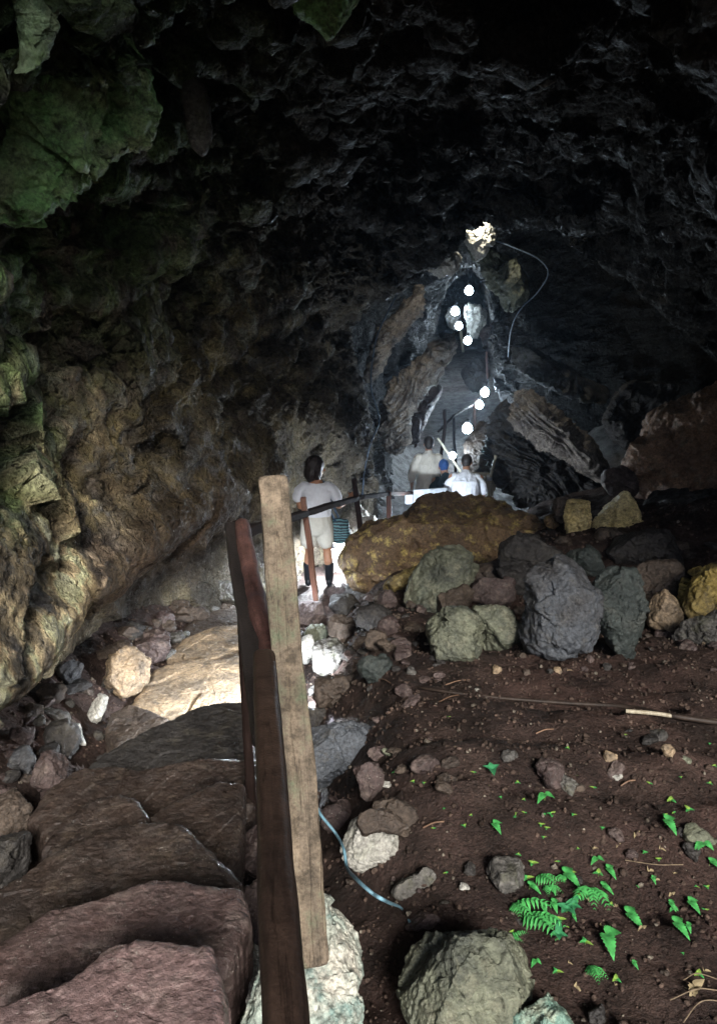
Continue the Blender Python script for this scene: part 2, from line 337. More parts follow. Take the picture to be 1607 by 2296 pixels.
def build_shell():
    NT = 900
    ky = np.array([r[0] for r in RINGS]); K = np.array([resample(r[1], NT) for r in RINGS])
    ys = np.concatenate([np.linspace(-5, 1.5, 60, endpoint=False), np.linspace(1.5, 12.9, 560, endpoint=False), np.linspace(12.9, 20, 130, endpoint=False), np.linspace(20, 36, 110)])
    idx = np.clip(np.searchsorted(ky, ys, side='right')-1, 0, len(ky)-2)
    t = (ys-ky[idx])/(ky[idx+1]-ky[idx])
    i0 = np.clip(idx-1, 0, len(ky)-1); i3 = np.clip(idx+2, 0, len(ky)-1)
    # cubic along the cave with finite difference tangents
    def tang(a, b, c):  # slope at b
        return (K[c]-K[a])/np.maximum(ky[c]-ky[a], 1e-6)[:, None, None]
    m0 = tang(i0, idx, idx+1); m1 = tang(idx, idx+1, i3)
    h = (ky[idx+1]-ky[idx])[:, None, None]; T = t[:, None, None]
    XZ = (2*T**3-3*T**2+1)*K[idx]+(T**3-2*T**2+T)*h*m0+(-2*T**3+3*T**2)*K[idx+1]+(T**3-T**2)*h*m1
    V = np.zeros((len(ys), NT, 3)); V[..., 0] = XZ[..., 0]; V[..., 2] = XZ[..., 1]; V[..., 1] = ys[:, None]
    N = grid_normals(V)          # sign fixed below
    cen = np.stack([XZ[..., 0].mean(1), ys, XZ[..., 1].mean(1)], -1)[:, None, :]
    s = np.sign(np.sum(N*(cen-V), -1)).mean(); N = N*(1 if s > 0 else -1)   # pointing inward
    near = 1-smooth(11.0, 12.3, V[..., 1:2])*.55
    tunnel = smooth(13, 15, V[..., 1:2])
    rimf = 1-.75*np.exp(-((V[..., 1:2]-12.1)/.45)**2)
    arc = np.linspace(0, 1, NT)[None, :, None]; foot = 1-.8*(1-smooth(.10, .26, arc))*(1-smooth(10, 12, V[..., 1:2]))
    big = fbm(V*np.array([.75, .6, 1.0]), 3, .5)[..., None]
    led = fbm(np.stack([V[..., 0]*.8+V[..., 2]*.7, V[..., 1]*.5, V[..., 2]*2.2-V[..., 1]*.5], -1)+5, 3, .5, ridged=True)[..., None]
    V = V+N*((.42*big+.26*led)*(.45+.55*smooth(-.8, .8, V[..., 2:3])))*rimf*foot*(1-.65*tunnel)
    N2 = grid_normals(V); N2 *= (1 if s > 0 else -1)
    # clumped, drooping surface: ridges that run downwards plus pits
    rgh = smooth(-.35, .35, fbm(V*.9+31, 2))[..., None]      # some faces smooth, some rotten
    flu = fbm(np.stack([V[..., 0]*1.7+V[..., 1]*.8, V[..., 1]*1.9-V[..., 0]*.6, V[..., 2]*.45], -1)+12, 2, .5, ridged=True)[..., None]*smooth(-.2, 1.6, V[..., 2:3])
    dia = fbm(np.stack([(V[..., 1]*.8+V[..., 2]*1.0)*2.3, (V[..., 1]-V[..., 2])*.5, V[..., 0]*1.2], -1)+40, 3, .5, ridged=True)[..., None]*(1-smooth(.2, 1.5, V[..., 2:3]))*smooth(3.5, 6, V[..., 1:2])
    V = V+N2*(.12*flu*smooth(-.6, .8, V[..., 2:3])+.06*dia)*(.3+.7*rimf)*(1-tunnel)
    N2 = grid_normals(V); N2 *= (1 if s > 0 else -1)
    q = np.stack([V[..., 0]*2.4, V[..., 1]*2.4+V[..., 2]*.9, V[..., 2]*1.35], -1)
    mid = fbm(q, 4, .55, ridged=True)[..., None]
    cell = perlin(V*5.5)[..., None]
    pits = smooth(.12, .5, cell)
    fine = fbm(V*9, 3, .6)[..., None]
    wq = V+.22*np.stack([perlin(V*1.9+3), perlin(V*1.9+13), perlin(V*1.9+23)], -1)
    f1, e1_ = facet(np.stack([wq[..., 0]*.95+wq[..., 2]*.4, wq[..., 1]*.75+wq[..., 2]*.4, wq[..., 2]*1.5-wq[..., 1]*.45], -1), 1)
    f2, e2_ = facet(np.stack([wq[..., 0]*3.0, wq[..., 1]*2.2+wq[..., 2], wq[..., 2]*3.4-wq[..., 1]], -1), 2)
    gr_ = fbm(V*24, 2, .6)[..., None]; pk = smooth(.15, .55, perlin(V*13+5))[..., None]
    f3, e3_ = facet(wq*10.5, 3)
    V = V+N2*(.21*f1[..., None]+.045*f2[..., None]*(.2+.8*rgh)+.009*f3[..., None]+.045*mid*rgh-.045*pits*rgh-.042*pk*(.55+.45*rgh)+.045*fine*(.6+.4*rgh)+.022*gr_)*(.35+.65*rimf)*(.12+.88*foot)
    V[..., 1] = V[..., 1]+0.0
    V[-1] = (4.95, 36.2, -2.2)
    me = mesh_np('cave_wall', V.reshape(-1, 3), grid_faces(*V.shape[:2])[:, ::-1] if s > 0 else grid_faces(*V.shape[:2]))
    # mineral and moss colours of the rock, plus shade put into the tint
    p = V.reshape(-1, 3)
    def blob(px, py, Y, r, e=1.0):
        c = at(px, py, Y); d = np.linalg.norm((p-c)*np.array([1, .55, 1]), axis=1)
        return np.clip(1.25-d/r, 0, 1)**e
    n1 = fbm(p*1.1+2, 3); n2 = fbm(p*3.1+7, 3); n3 = fbm(p*7.5+1, 3)
    n0 = fbm(p*.7+21, 3); c = np.array([.10, .084, .06])[None]*(1+.55*n1[:, None])*(.45+1.1*smooth(-.35, .35, n0)[:, None])
    c = c+np.array([.05, .05, .06])*np.clip(n2, 0, 1)[:, None]*1.3
    def paint(mask, col, k=1.0):
        nonlocal c
        m = np.clip(mask*k, 0, 1)[:, None]; c = c*(1-m)+m*np.array(col)
    # streaks hanging down the wall
    st = perlin(np.stack([p[:, 0]*3.2, p[:, 1]*3.6+p[:, 2]*.6, p[:, 2]*.6], -1)+4)
    paint(smooth(.15, .55, st)*smooth(-.5, .3, n1)*.7, (.26, .22, .13))
    ocre = np.maximum.reduce([blob(60, 1300, 4.0, 1.3), blob(-60, 1450, 3.4, 1.2), blob(160, 1250, 4.5, 1.0), blob(60, 950, 4.6, 1.1)*.8])
    paint(ocre*smooth(-.25, .35, st+n3*.5), (.56, .45, .27), 1.2)
    paint(ocre*smooth(.15, .35, perlin(np.stack([p[:, 0]*2.5, p[:, 1]*4.5, p[:, 2]*.8], -1)+9)+.35*n3), (.035, .035, .04), .95)
    paint(ocre*smooth(.35, .6, n3-st), (.55, .43, .30), .8)
    ol = np.maximum.reduce([blob(500, 800, 7, 1.7), blob(620, 950, 9, 1.2)*.6, blob(250, 850, 5.5, 1.3)])
    paint(ol*smooth(-.2, .4, n2), (.25, .20, .08), .9)
    ms = np.maximum.reduce([blob(150, 250, 5.0, 1.7), blob(0, 450, 4.4, 1.1), blob(20, 950, 4.2, .55), blob(330, 250, 5.4, .8), blob(20, 0, 4.4, 1.4)])
    paint(ms*smooth(-.35, .2, n2+.5*n3), (.11, .20, .07), 1.2)
    paint(ms*smooth(.1, .5, n3), (.20, .22, .07), .8)
    paint(ms*smooth(.2, .6, st), (.20, .25, .17), .8)
    cy = np.maximum.reduce([blob(600, 640, 8.6, .7), blob(150, 760, 5.1, .45), blob(440, 350, 6.4, .5)])
    paint(cy*smooth(0, .4, n3+.3*st), (.34, .38, .32), .9)
    bl = np.maximum.reduce([blob(500, 1050, 7, .8), blob(300, 1000, 6, .8)])
    paint(bl*smooth(-.1, .5, n3), (.17, .18, .19), .9)
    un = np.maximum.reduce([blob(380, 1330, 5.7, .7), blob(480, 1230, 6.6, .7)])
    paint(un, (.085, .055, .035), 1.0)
    jamb = np.exp(-((p[:, 1]-12.0)/.9)**2)*smooth(.0, .4, st+n3*.4)
    paint(jamb, (.34, .32, .28), .8)
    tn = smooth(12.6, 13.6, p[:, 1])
    paint(tn*.9, (.10, .095, .09)); paint(smooth(13.3, 14.5, p[:, 1])*(1-smooth(20.5, 22.5, p[:, 1]))*smooth(.7, 1.5, p[:, 2]-interp(p[:, 1], [12, 16, 20, 30, 36], [-3.7, -3.6, -3.2, -2, -1.2]))*.92, (.02, .021, .026)); paint(smooth(12.4, 12.8, p[:, 1])*(1-smooth(16.5, 17.5, p[:, 1]))*smooth(1.9, 2.3, p[:, 0]), (.009, .008, .008)); paint(smooth(.3, 2.2, p[:, 2]+.4*p[:, 0]+.12*p[:, 1]-.5)*.93, (.032, .026, .019))  # tunnel, side void and ceiling near black: shade painted into the tint
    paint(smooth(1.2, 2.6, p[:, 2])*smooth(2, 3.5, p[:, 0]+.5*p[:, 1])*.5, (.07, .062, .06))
    # shade put into the tint, weaker low left and on ochre and moss
    pm = np.clip(pits.reshape(-1), 0, 1)[:, None]*.0
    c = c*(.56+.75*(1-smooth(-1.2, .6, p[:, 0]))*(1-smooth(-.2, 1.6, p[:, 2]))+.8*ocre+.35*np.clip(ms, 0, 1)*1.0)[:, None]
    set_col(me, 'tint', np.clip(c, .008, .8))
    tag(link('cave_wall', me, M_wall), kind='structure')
build_shell()
# ------------------------------------------------------------------ rocks
def poly_radius(P, c, th):
    """distance from c to the outline P in direction th (star shaped outline)"""
    P = np.asarray(P); Q = np.roll(P, -1, 0); out = np.zeros_like(th)
    d = np.stack([np.cos(th), np.sin(th)], -1)
    for a, b in zip(P-c, Q-c):
        e = b-a; den = d[:, 0]*e[1]-d[:, 1]*e[0]
        with np.errstate(divide='ignore', invalid='ignore'):
            t = (a[0]*e[1]-a[1]*e[0])/den; s = (a[0]*d[:, 1]-a[1]*d[:, 0])/den
        ok = (t > 0) & (s >= -1e-6) & (s <= 1+1e-6) & np.isfinite(t)
        out = np.where(ok, np.maximum(out, t), out)
    out[out == 0] = out[out > 0].min()
    k = 3; pad = np.concatenate([out[-k:], out, out[:k]])
    return np.convolve(pad, np.ones(2*k+1)/(2*k+1), 'valid')
def centroid(P):
    P = np.asarray(P, float); Q = np.roll(P, -1, 0); cr = P[:, 0]*Q[:, 1]-Q[:, 0]*P[:, 1]
    A = cr.sum()/2; return np.array([((P[:, 0]+Q[:, 0])*cr).sum(), ((P[:, 1]+Q[:, 1])*cr).sum()])/(6*A)
_seed = [100]
def blobmesh(c, ex, ey, ez, rad, thick, NTH, NPH, e1, e2, amp, seed, facets=0, power=1.0, freq=1.0, bands=None):
    """closed rock: outline rad(theta) in the (ex,ey) plane, thick along ez"""
    th = np.linspace(0, 2*np.pi, NTH, endpoint=False); ph = np.linspace(-np.pi/2, np.pi/2, NPH)
    r = rad(th); fp = np.linspace(-np.pi/2, np.pi/2, 2001); a1 = np.abs(np.cos(fp))**e1*r.mean(); a2 = np.sign(np.sin(fp))*np.abs(np.sin(fp))**e2*thick
    a1[0] = a1[-1] = 0; Ls = np.concatenate([[0], np.cumsum(np.hypot(np.diff(a1), np.diff(a2)))]); tt = np.linspace(0, Ls[-1], NPH)
    cph = np.interp(tt, Ls, a1)/r.mean(); sph = np.interp(tt, Ls, a2)/thick
    U = cph[:, None]*(r*np.cos(th))[None]; Vv = cph[:, None]*(r*np.sin(th))[None]; Wd = (sph*thick)[:, None]*np.ones(NTH)[None]
    L = np.stack([U, Vv, Wd], -1); rs = np.random.RandomState(seed)
    size = max(r.mean(), 1e-3)
    for k in range(facets):
        n = rs.normal(size=3); n[2] *= 1.3; n /= np.linalg.norm(n)
        d = (L@n).max()*rs.uniform(.6, .84)
        ex_ = np.clip((L@n)-d, 0, None)[..., None]; L = L-ex_*n*.93
    P = c+L[..., :1]*ex+L[..., 1:2]*ey+L[..., 2:]*ez
    N = grid_normals(P.copy()); N *= np.sign((N*(P-c)).sum(-1)).mean()
    q = P*freq/size*.9+seed*1.7
    D = amp*size*(.34*fbm(q*1.1, 2)+.42*facet(q*1.5+.15*fbm(q*3, 2)[..., None], 5)[0]+.16*facet(q*4, 6)[0]+.14*fbm(q*3.2, 4, .55, ridged=True)+.10*fbm(q*14, 2))
    D = D*np.clip(cph*2, 0, 1)[:, None] if False else D
    if bands is not None:
        ca, sa = np.cos(bands), np.sin(bands); Lx = L/size; u_ = Lx[..., 0]*ca+Lx[..., 1]*sa; v_ = -Lx[..., 0]*sa+Lx[..., 1]*ca
        v_ = v_+.12*np.sin(u_*2.2+seed)+.1*perlin(np.stack([u_*1.5, v_*2, Lx[..., 2]], -1))
        D = D+size*.17*fbm(np.stack([u_*.5+seed, v_*7, Lx[..., 2]*1.5], -1), 3, .55, ridged=True)
    D[0] = D[0].mean(); D[-1] = D[-1].mean()
    P = P+N*D[..., None]
    return mesh_np('rock', P.reshape(-1, 3)-c, grid_faces(NPH, NTH, True))
def finish_rock(me, c, name, mat, label, cat, group):
    me.name = name
    bm = bmesh.new(); bm.from_mesh(me); bmesh.ops.remove_doubles(bm, verts=bm.verts, dist=1e-5)
    bmesh.ops.recalc_face_normals(bm, faces=bm.faces); bm.to_mesh(me); bm.free()
    o = link(name, me, MR[mat] if isinstance(mat, str) else mat, loc=c)
    return tag(o, label, cat, group)
def boulder(poly, mat, label, Y=None, thick=.8, name='boulder', cat='boulder', facets=9, amp=.28, group=None, res=1.0, e1=.75, grow=1.05, bands=None):
    """a rock whose side towards the path has this outline; it stands at its own distance Y"""
    P = np.array(poly, float); seed = _seed[0] = _seed[0]+7
    P = centroid(P)+(P-centroid(P))*grow
    lo = P[P[:, 1].argmax()]
    if Y is None: Y = hit(P[:, 0].mean()*.5+lo[0]*.5, lo[1]-6)[1]
    cpx = centroid(P); wpx = P[:, 0].max()-P[:, 0].min(); hpx = P[:, 1].max()-P[:, 1].min()
    c0 = at(*cpx, Y); dist = np.linalg.norm(c0); w = wpx/FPX*dist
    T = thick*.5*min(w, hpx/FPX*dist*1.2)
    Yc = Y+T*.6; c = at(*cpx, Yc)
    vd = c/np.linalg.norm(c); ex = np.array([1., 0, 0]); ez = vd; ey = np.cross(ex, ez); ey /= np.linalg.norm(ey); ex = np.cross(ez, ey)
    if ey[2] < 0: ey = -ey
    if ex[0] < 0: ex = -ex
    q = []
    for px, py in P:
        w_ = ray(px, py); t = (c@vd)/(w_@vd); d = w_*t-c; q.append((d@ex, d@ey))
    q = np.array(q)
    big = max(wpx, hpx)
    nth = int(np.clip(big*.9*res, 64, 420)); nph = int(nth*.55)
    me = blobmesh(c, ex, ey, ez, lambda th: poly_radius(q, np.zeros(2), th), T, nth, nph, e1, .8, amp, seed, facets, bands=bands)
    return finish_rock(me, Vector(c), name, mat, label, cat, group)
def slab(poly, h, mat, label, thick=.13, tilt=(0, 0), name='stone_step', cat='stone step', amp=.05, group=None):
    """a flat stone lying with its top near height h"""
    P = np.array(poly, float); seed = _seed[0] = _seed[0]+7
    W_ = []
    for px, py in P:
        r = ray(px, py); W_.append(r*(h/r[2]))
    W_ = np.array(W_); c2 = centroid(W_[:, :2]); c = np.array([c2[0], c2[1], h-thick])
    q = W_[:, :2]-c2
    nth, nph = 420, 150
    ex = np.array([1., 0, 0]); ey = np.array([0, 1., 0]); ez = np.array([0, 0, 1.])
    ez = np.array([0, 0, 1.]); ex2 = np.array([1, 0, tilt[0]]); ey2 = np.array([0, 1, tilt[1]])
    me = blobmesh(c, ex2, ey2, ez, lambda th: poly_radius(q, np.zeros(2), th)*(1.01+.022*perlin(np.stack([np.cos(th)*9, np.sin(th)*9, th*0+seed], -1))+.012*perlin(np.stack([np.cos(th)*28, np.sin(th)*28, th*0+seed], -1))), thick, nth, nph, .13, .3, amp, seed, 0)
    return finish_rock(me, Vector(c), name, mat, label, cat, group)

# --- stone steps down the left side (photo coordinates of their outlines; each lies at its own height)
slab([(-60, 2260), (150, 2190), (240, 2112), (310, 2082), (390, 2092), (475, 2110), (505, 2194), (510, 2420), (-120, 2420)], -1.46, 'wetred', 'broad purple brown stone step nearest the camera at the bottom left, coloured lighter as if catching the most light', tilt=(.02, -.03))
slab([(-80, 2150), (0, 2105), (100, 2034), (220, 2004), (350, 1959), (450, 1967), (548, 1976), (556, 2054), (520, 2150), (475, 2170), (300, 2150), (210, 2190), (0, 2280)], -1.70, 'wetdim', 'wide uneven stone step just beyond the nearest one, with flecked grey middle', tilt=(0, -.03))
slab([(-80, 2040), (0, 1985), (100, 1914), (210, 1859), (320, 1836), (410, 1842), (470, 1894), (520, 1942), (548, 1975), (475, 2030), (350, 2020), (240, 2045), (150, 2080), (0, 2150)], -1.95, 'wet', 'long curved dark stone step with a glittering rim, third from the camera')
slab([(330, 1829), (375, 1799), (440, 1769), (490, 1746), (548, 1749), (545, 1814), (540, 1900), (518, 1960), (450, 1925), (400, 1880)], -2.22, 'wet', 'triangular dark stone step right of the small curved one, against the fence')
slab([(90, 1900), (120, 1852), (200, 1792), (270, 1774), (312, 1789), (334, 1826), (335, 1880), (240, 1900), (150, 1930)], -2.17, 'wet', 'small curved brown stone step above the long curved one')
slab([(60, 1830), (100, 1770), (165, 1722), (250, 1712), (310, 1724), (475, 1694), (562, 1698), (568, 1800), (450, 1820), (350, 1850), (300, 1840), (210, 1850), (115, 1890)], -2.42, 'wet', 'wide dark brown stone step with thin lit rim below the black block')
slab([(190, 1715), (300, 1644), (380, 1612), (440, 1582), (500, 1570), (568, 1572), (580, 1750), (470, 1750), (310, 1765)], -2.50, 'dark', 'thick almost black stone step block in front of the brightly lit slab', thick=.18, tilt=(0, .02))
slab([(235, 1640), (250, 1595), (290, 1575), (340, 1590), (380, 1612), (330, 1650), (260, 1670)], -2.70, 'brown', 'low rounded stone step left of the almost black block')
slab([(290, 1580), (345, 1500), (400, 1480), (455, 1474), (500, 1478), (600, 1450), (640, 1520), (600, 1600), (480, 1605), (380, 1620)], -2.86, 'tan', 'tan stone slab lit white by the lamp behind the fence', tilt=(0, .03))
slab([(370, 1470), (410, 1430), (470, 1405), (560, 1395), (600, 1450), (500, 1490), (455, 1480)], -2.88, 'tan', 'tan layered stone slab behind the brightly lit one')
slab([(390, 1430), (420, 1395), (480, 1365), (560, 1355), (600, 1400), (500, 1430)], -2.92, 'brown', 'brown stone slab farthest up the lit rubble left of the fence')
# --- stones beside the steps
B = boulder
B([(548, 1850), (552, 1790), (580, 1745), (612, 1760), (610, 1850), (580, 1870)], 'purple', 'upright purple stone between fence and triangular step, uppermost of three', res=1.3)
B([(530, 1900), (545, 1870), (580, 1850), (620, 1860), (620, 1955), (570, 1985), (540, 1960)], 'purple', 'upright purple stone by the fence, middle of three', res=1.3)
B([(540, 2050), (552, 2000), (585, 1955), (625, 1970), (625, 2100), (575, 2120), (550, 2095)], 'purple', 'upright purple stone by the fence, lowest of three', res=1.3)
B([(198, 1612), (212, 1565), (226, 1540), (243, 1548), (238, 1590), (222, 1632), (206, 1634)], 'pale', 'narrow pale standing stone beside the lit slab', thick=.9)
B([(236, 1530), (245, 1480), (280, 1448), (332, 1478), (345, 1518), (300, 1560), (255, 1565)], 'tan', 'chunky tan stone left of the lit slab')
B([(300, 1475), (305, 1425), (345, 1412), (392, 1425), (392, 1465), (345, 1488)], 'purple', 'purple angular stone above the chunky tan one')
B([(98, 1690), (105, 1630), (150, 1610), (180, 1640), (190, 1680), (160, 1705)], 'dark', 'dark stone with pale right edge near the foot of the left wall')
B([(168, 1605), (176, 1612), (186, 1650), (200, 1690), (190, 1690), (172, 1650)], 'pale', 'thin pale sliver of stone standing by the dark stone', thick=1.0, amp=.15)
B([(72, 1745), (85, 1690), (135, 1680), (152, 1710), (146, 1755), (105, 1795), (80, 1785)], 'purple', 'grey purple stone with flat face at the head of the brown step')
B([(-40, 1870), (-40, 1790), (30, 1765), (72, 1790), (70, 1850), (20, 1890)], 'brown', 'brown boulder cut by the left edge of the photo, upper of two')
B([(-40, 1990), (-40, 1890), (60, 1870), (92, 1895), (60, 1950), (0, 2000)], 'dark', 'dark boulder cut by the left edge of the photo, lower of two')
B([(15, 1660), (30, 1630), (80, 1622), (92, 1655), (60, 1675)], 'purple', 'reddish stone with grey top against the wall foot')
B([(10, 1730), (20, 1690), (60, 1670), (80, 1700), (60, 1745)], 'blue', 'dim bluish stone in the dark left of the steps')
B([(125, 1500), (145, 1470), (185, 1490), (190, 1530), (150, 1535)], 'blue', 'small bluish stone in the black hollow under the wall')
B([(255, 1460), (270, 1432), (300, 1445), (300, 1480), (270, 1485)], 'brown', 'small brown stone wedged above the tan stones')
B([(340, 1540), (350, 1515), (372, 1520), (375, 1550), (350, 1560)], 'tan', 'small tan stone at the left corner of the lit slab')
B([(440, 1345), (450, 1310), (500, 1295), (560, 1310), (560, 1350), (490, 1365)], 'grey', 'wet grey stone with violet sheen high in the left rubble')
B([(385, 1400), (400, 1365), (450, 1350), (470, 1380), (440, 1410)], 'brown', 'flat brown stone below the wet grey one')
# --- stones and boulders right of the fence
B([(665, 1395), (670, 1355), (705, 1340), (738, 1355), (738, 1395), (700, 1408)], 'purple', 'rounded purple stone at the foot of the short fence post')
B([(738, 1430), (738, 1390), (765, 1372), (800, 1388), (800, 1428), (770, 1445)], 'brown', 'rounded brown stone with tan top right of the short post')
B([(680, 1430), (690, 1404), (728, 1400), (742, 1428), (720, 1448), (695, 1445)], 'green', 'greenish rough stone below the rounded purple one')
B([(664, 1490), (668, 1445), (690, 1412), (706, 1425), (706, 1460), (685, 1495)], 'pale', 'white stone glaring in the lamp light right of the big post', thick=.9)
B([(704, 1500), (706, 1440), (755, 1432), (795, 1468), (790, 1500), (740, 1515)], 'grey', 'grey flat topped stone right of the glaring white one')
B([(695, 1580), (700, 1530), (750, 1508), (800, 1520), (800, 1565), (750, 1590)], 'brown', 'brown rounded stone half buried right of the big post')
B([(800, 1500), (810, 1475), (860, 1465), (880, 1490), (870, 1530), (830, 1535)], 'teal', 'dark grey stone behind the buried brown one')
B([(735, 1370), (745, 1335), (790, 1330), (810, 1350), (790, 1380)], 'dark', 'dark stone behind the rounded brown one')
B([(800, 1400), (805, 1365), (850, 1355), (880, 1375), (875, 1405), (830, 1415)], 'dark', 'dark smooth stone in the middle of the rubble')
B([(815, 1450), (820, 1415), (860, 1405), (870, 1440), (850, 1462)], 'brown', 'small brown stone below the dark smooth one')
B([(760, 1335), (765, 1305), (810, 1300), (850, 1320), (845, 1350), (800, 1352)], 'dark', 'black stone directly below the yellow patched boulder')
B([(840, 1350), (850, 1322), (880, 1325), (890, 1355), (865, 1370)], 'purple', 'purple fist sized stone below the yellow patched boulder')
B([(838, 1420), (850, 1385), (878, 1380), (900, 1410), (870, 1430)], 'purple', 'purple stone left of the pale grey boulder')
B([(668, 1620), (680, 1590), (730, 1585), (765, 1600), (750, 1625), (700, 1640)], 'dark', 'black sunken stone right of the big post')
B([(662, 1750), (670, 1650), (720, 1630), (800, 1622), (855, 1645), (860, 1690), (795, 1715), (780, 1745), (720, 1765)], 'blue', 'flat grey stone with blue lit left edge right of the big post', thick=.6, res=1.2)
B([(800, 1740), (805, 1700), (835, 1690), (860, 1735), (855, 1775), (825, 1800), (808, 1785)], 'purple', 'pointed red brown stone standing on its tip')
B([(718, 1850), (725, 1815), (760, 1790), (798, 1812), (795, 1850), (745, 1875)], 'purple', 'round red brown stone beside the blue cord')
B([(768, 1930), (772, 1885), (795, 1840), (850, 1820), (905, 1850), (936, 1885), (925, 1915), (860, 1940), (785, 1955)], MR['pale'], 'pale stone lit blue white below the red brown stones', thick=.8, res=1.2)
B([(785, 1860), (800, 1830), (830, 1812), (880, 1822), (925, 1865), (930, 1880), (860, 1862), (800, 1872)], 'brown', 'brown cap stone resting over the blue white stone', thick=.9, Y=2.14)
B([(830, 1835), (840, 1800), (880, 1790), (930, 1810), (945, 1850), (900, 1850)], 'brown', 'brown stone behind the cap stone')
B([(872, 2000), (900, 1975), (950, 1955), (960, 1932), (980, 1945), (975, 1995), (935, 2015), (890, 2015)], 'grey', 'rough grey stone with a small yellow flower on it')
B([(1085, 1985), (1092, 1945), (1115, 1922), (1160, 1925), (1185, 1955), (1165, 1990), (1120, 2005)], 'grey', 'smooth grey stone in the dirt above the ferns')
B([(905, 2075), (925, 2050), (970, 2040), (990, 2060), (975, 2090), (930, 2095)], 'purple', 'dark red stone at the end of the blue cord')
B([(895, 2200), (903, 2125), (960, 2095), (1080, 2088), (1180, 2125), (1197, 2190), (1160, 2270), (1090, 2360), (960, 2370), (915, 2290)], 'green', 'large pitted grey green boulder at the bottom centre', thick=.9, res=1.2)
B([(1080, 2360), (1120, 2290), (1170, 2240), (1210, 2222), (1260, 2270), (1310, 2370), (1200, 2420)], 'tealpale', 'pale teal boulder cut by the bottom edge right of the grey green one', thick=.9)
B([(540, 2330), (600, 2170), (680, 2050), (735, 1995), (775, 1975), (830, 1985), (868, 2025), (872, 2075), (845, 2130), (800, 2220), (775, 2420), (560, 2420)], 'paleteal', 'pale teal and white boulder the big post stands on', thick=.7, Y=1.50, res=1.2, name='boulder')
B([(520, 2210), (530, 2160), (560, 2120), (600, 2130), (610, 2230), (570, 2260), (535, 2240)], 'pale', 'crumbled white rock left of the near rail', amp=.4)
# the boulder pile
B([(780, 1255), (795, 1212), (850, 1180), (905, 1160), (950, 1118), (1040, 1102), (1120, 1118), (1190, 1150), (1260, 1195), (1270, 1260), (1150, 1300), (1060, 1330), (940, 1345), (850, 1335), (795, 1305)], 'yellowbrown', 'huge brown boulder with yellow patches in front of the men', Y=7.6, thick=.9, res=1.1, e1=.6)
B([(860, 1320), (880, 1290), (950, 1262), (985, 1250), (965, 1310), (900, 1338), (862, 1332)], 'yellow', 'bright yellow stone face at the foot of the huge boulder', Y=6.55, thick=.7)
B([(903, 1350), (925, 1290), (955, 1245), (990, 1216), (1038, 1212), (1057, 1240), (1056, 1300), (1030, 1350), (980, 1385), (925, 1388)], 'green', 'leaning egg shaped grey green boulder', Y=5.9, res=1.2, facets=6)
B([(1050, 1290), (1065, 1265), (1115, 1260), (1130, 1300), (1100, 1325), (1060, 1320)], 'brown', 'small brown boulder in the gap right of the leaning one', Y=6.4)
B([(1118, 1290), (1122, 1225), (1150, 1203), (1215, 1203), (1262, 1232), (1250, 1290), (1190, 1330), (1130, 1325)], 'dark', 'dark purple grey boulder behind the big bluish one', Y=6.2, facets=6)
B([(1158, 1380), (1162, 1320), (1190, 1282), (1250, 1262), (1318, 1275), (1338, 1320), (1338, 1410), (1322, 1455), (1250, 1475), (1185, 1450)], 'blue', 'big bluish grey boulder in the middle of the pile', res=1.2, facets=7)
B([(1332, 1350), (1336, 1300), (1365, 1280), (1425, 1280), (1450, 1310), (1458, 1385), (1440, 1445), (1400, 1480), (1365, 1440), (1335, 1385)], 'teal', 'tall dark teal boulder with a pointed foot', res=1.2, facets=7)
B([(942, 1435), (950, 1400), (990, 1370), (1040, 1362), (1085, 1400), (1098, 1450), (1050, 1485), (975, 1485)], MR['green'], 'pale rounded grey boulder at the front left of the pile', res=1.2, facets=6)
B([(1040, 1375), (1060, 1350), (1120, 1352), (1168, 1385), (1172, 1430), (1130, 1460), (1085, 1450)], 'green', 'grey green boulder wedged behind the pale rounded one')
B([(975, 1380), (985, 1335), (1020, 1308), (1060, 1320), (1055, 1355), (1010, 1390)], 'brown', 'brown wedge of rock above the pale rounded boulder')
B([(1045, 1350), (1055, 1310), (1095, 1288), (1148, 1305), (1150, 1345), (1110, 1365)], 'purple', 'purple grey boulder with wet sheen above the grey green one')
B([(1258, 1262), (1275, 1238), (1320, 1228), (1365, 1245), (1375, 1275), (1330, 1292), (1280, 1282)], 'teal', 'low greenish boulder between the dark and the teal ones', Y=5.9)
B([(1360, 1290), (1385, 1270), (1450, 1258), (1520, 1262), (1545, 1300), (1520, 1350), (1450, 1350), (1400, 1310)], 'brown', 'brown ridged boulder behind the teal one', Y=5.6)
B([(1452, 1400), (1455, 1330), (1480, 1308), (1515, 1350), (1535, 1390), (1500, 1425)], 'tan', 'tan orange stone right of the teal boulder')
B([(1520, 1390), (1530, 1340), (1560, 1275), (1610, 1222), (1720, 1200), (1760, 1380), (1620, 1400)], 'yellow', 'large yellow boulder at the right edge', facets=7)
B([(1500, 1440), (1530, 1395), (1600, 1370), (1700, 1370), (1700, 1440), (1600, 1450)], 'grey', 'grey boulder below the large yellow one')
B([(1325, 1245), (1350, 1215), (1420, 1195), (1500, 1185), (1550, 1215), (1555, 1262), (1470, 1268), (1380, 1265)], 'dark', 'flat dark brown slab under the pale yellow blocks', Y=6.3)
B([(1262, 1170), (1265, 1120), (1296, 1108), (1322, 1130), (1325, 1190), (1310, 1207), (1272, 1207)], 'cream', 'squarish yellow block, left of the two pale ones', Y=7.0, facets=7)
B([(1240, 1130), (1245, 1102), (1275, 1098), (1285, 1120), (1268, 1195), (1250, 1180)], 'brown', 'narrow brown block leaning on the squarish yellow one', Y=7.15)
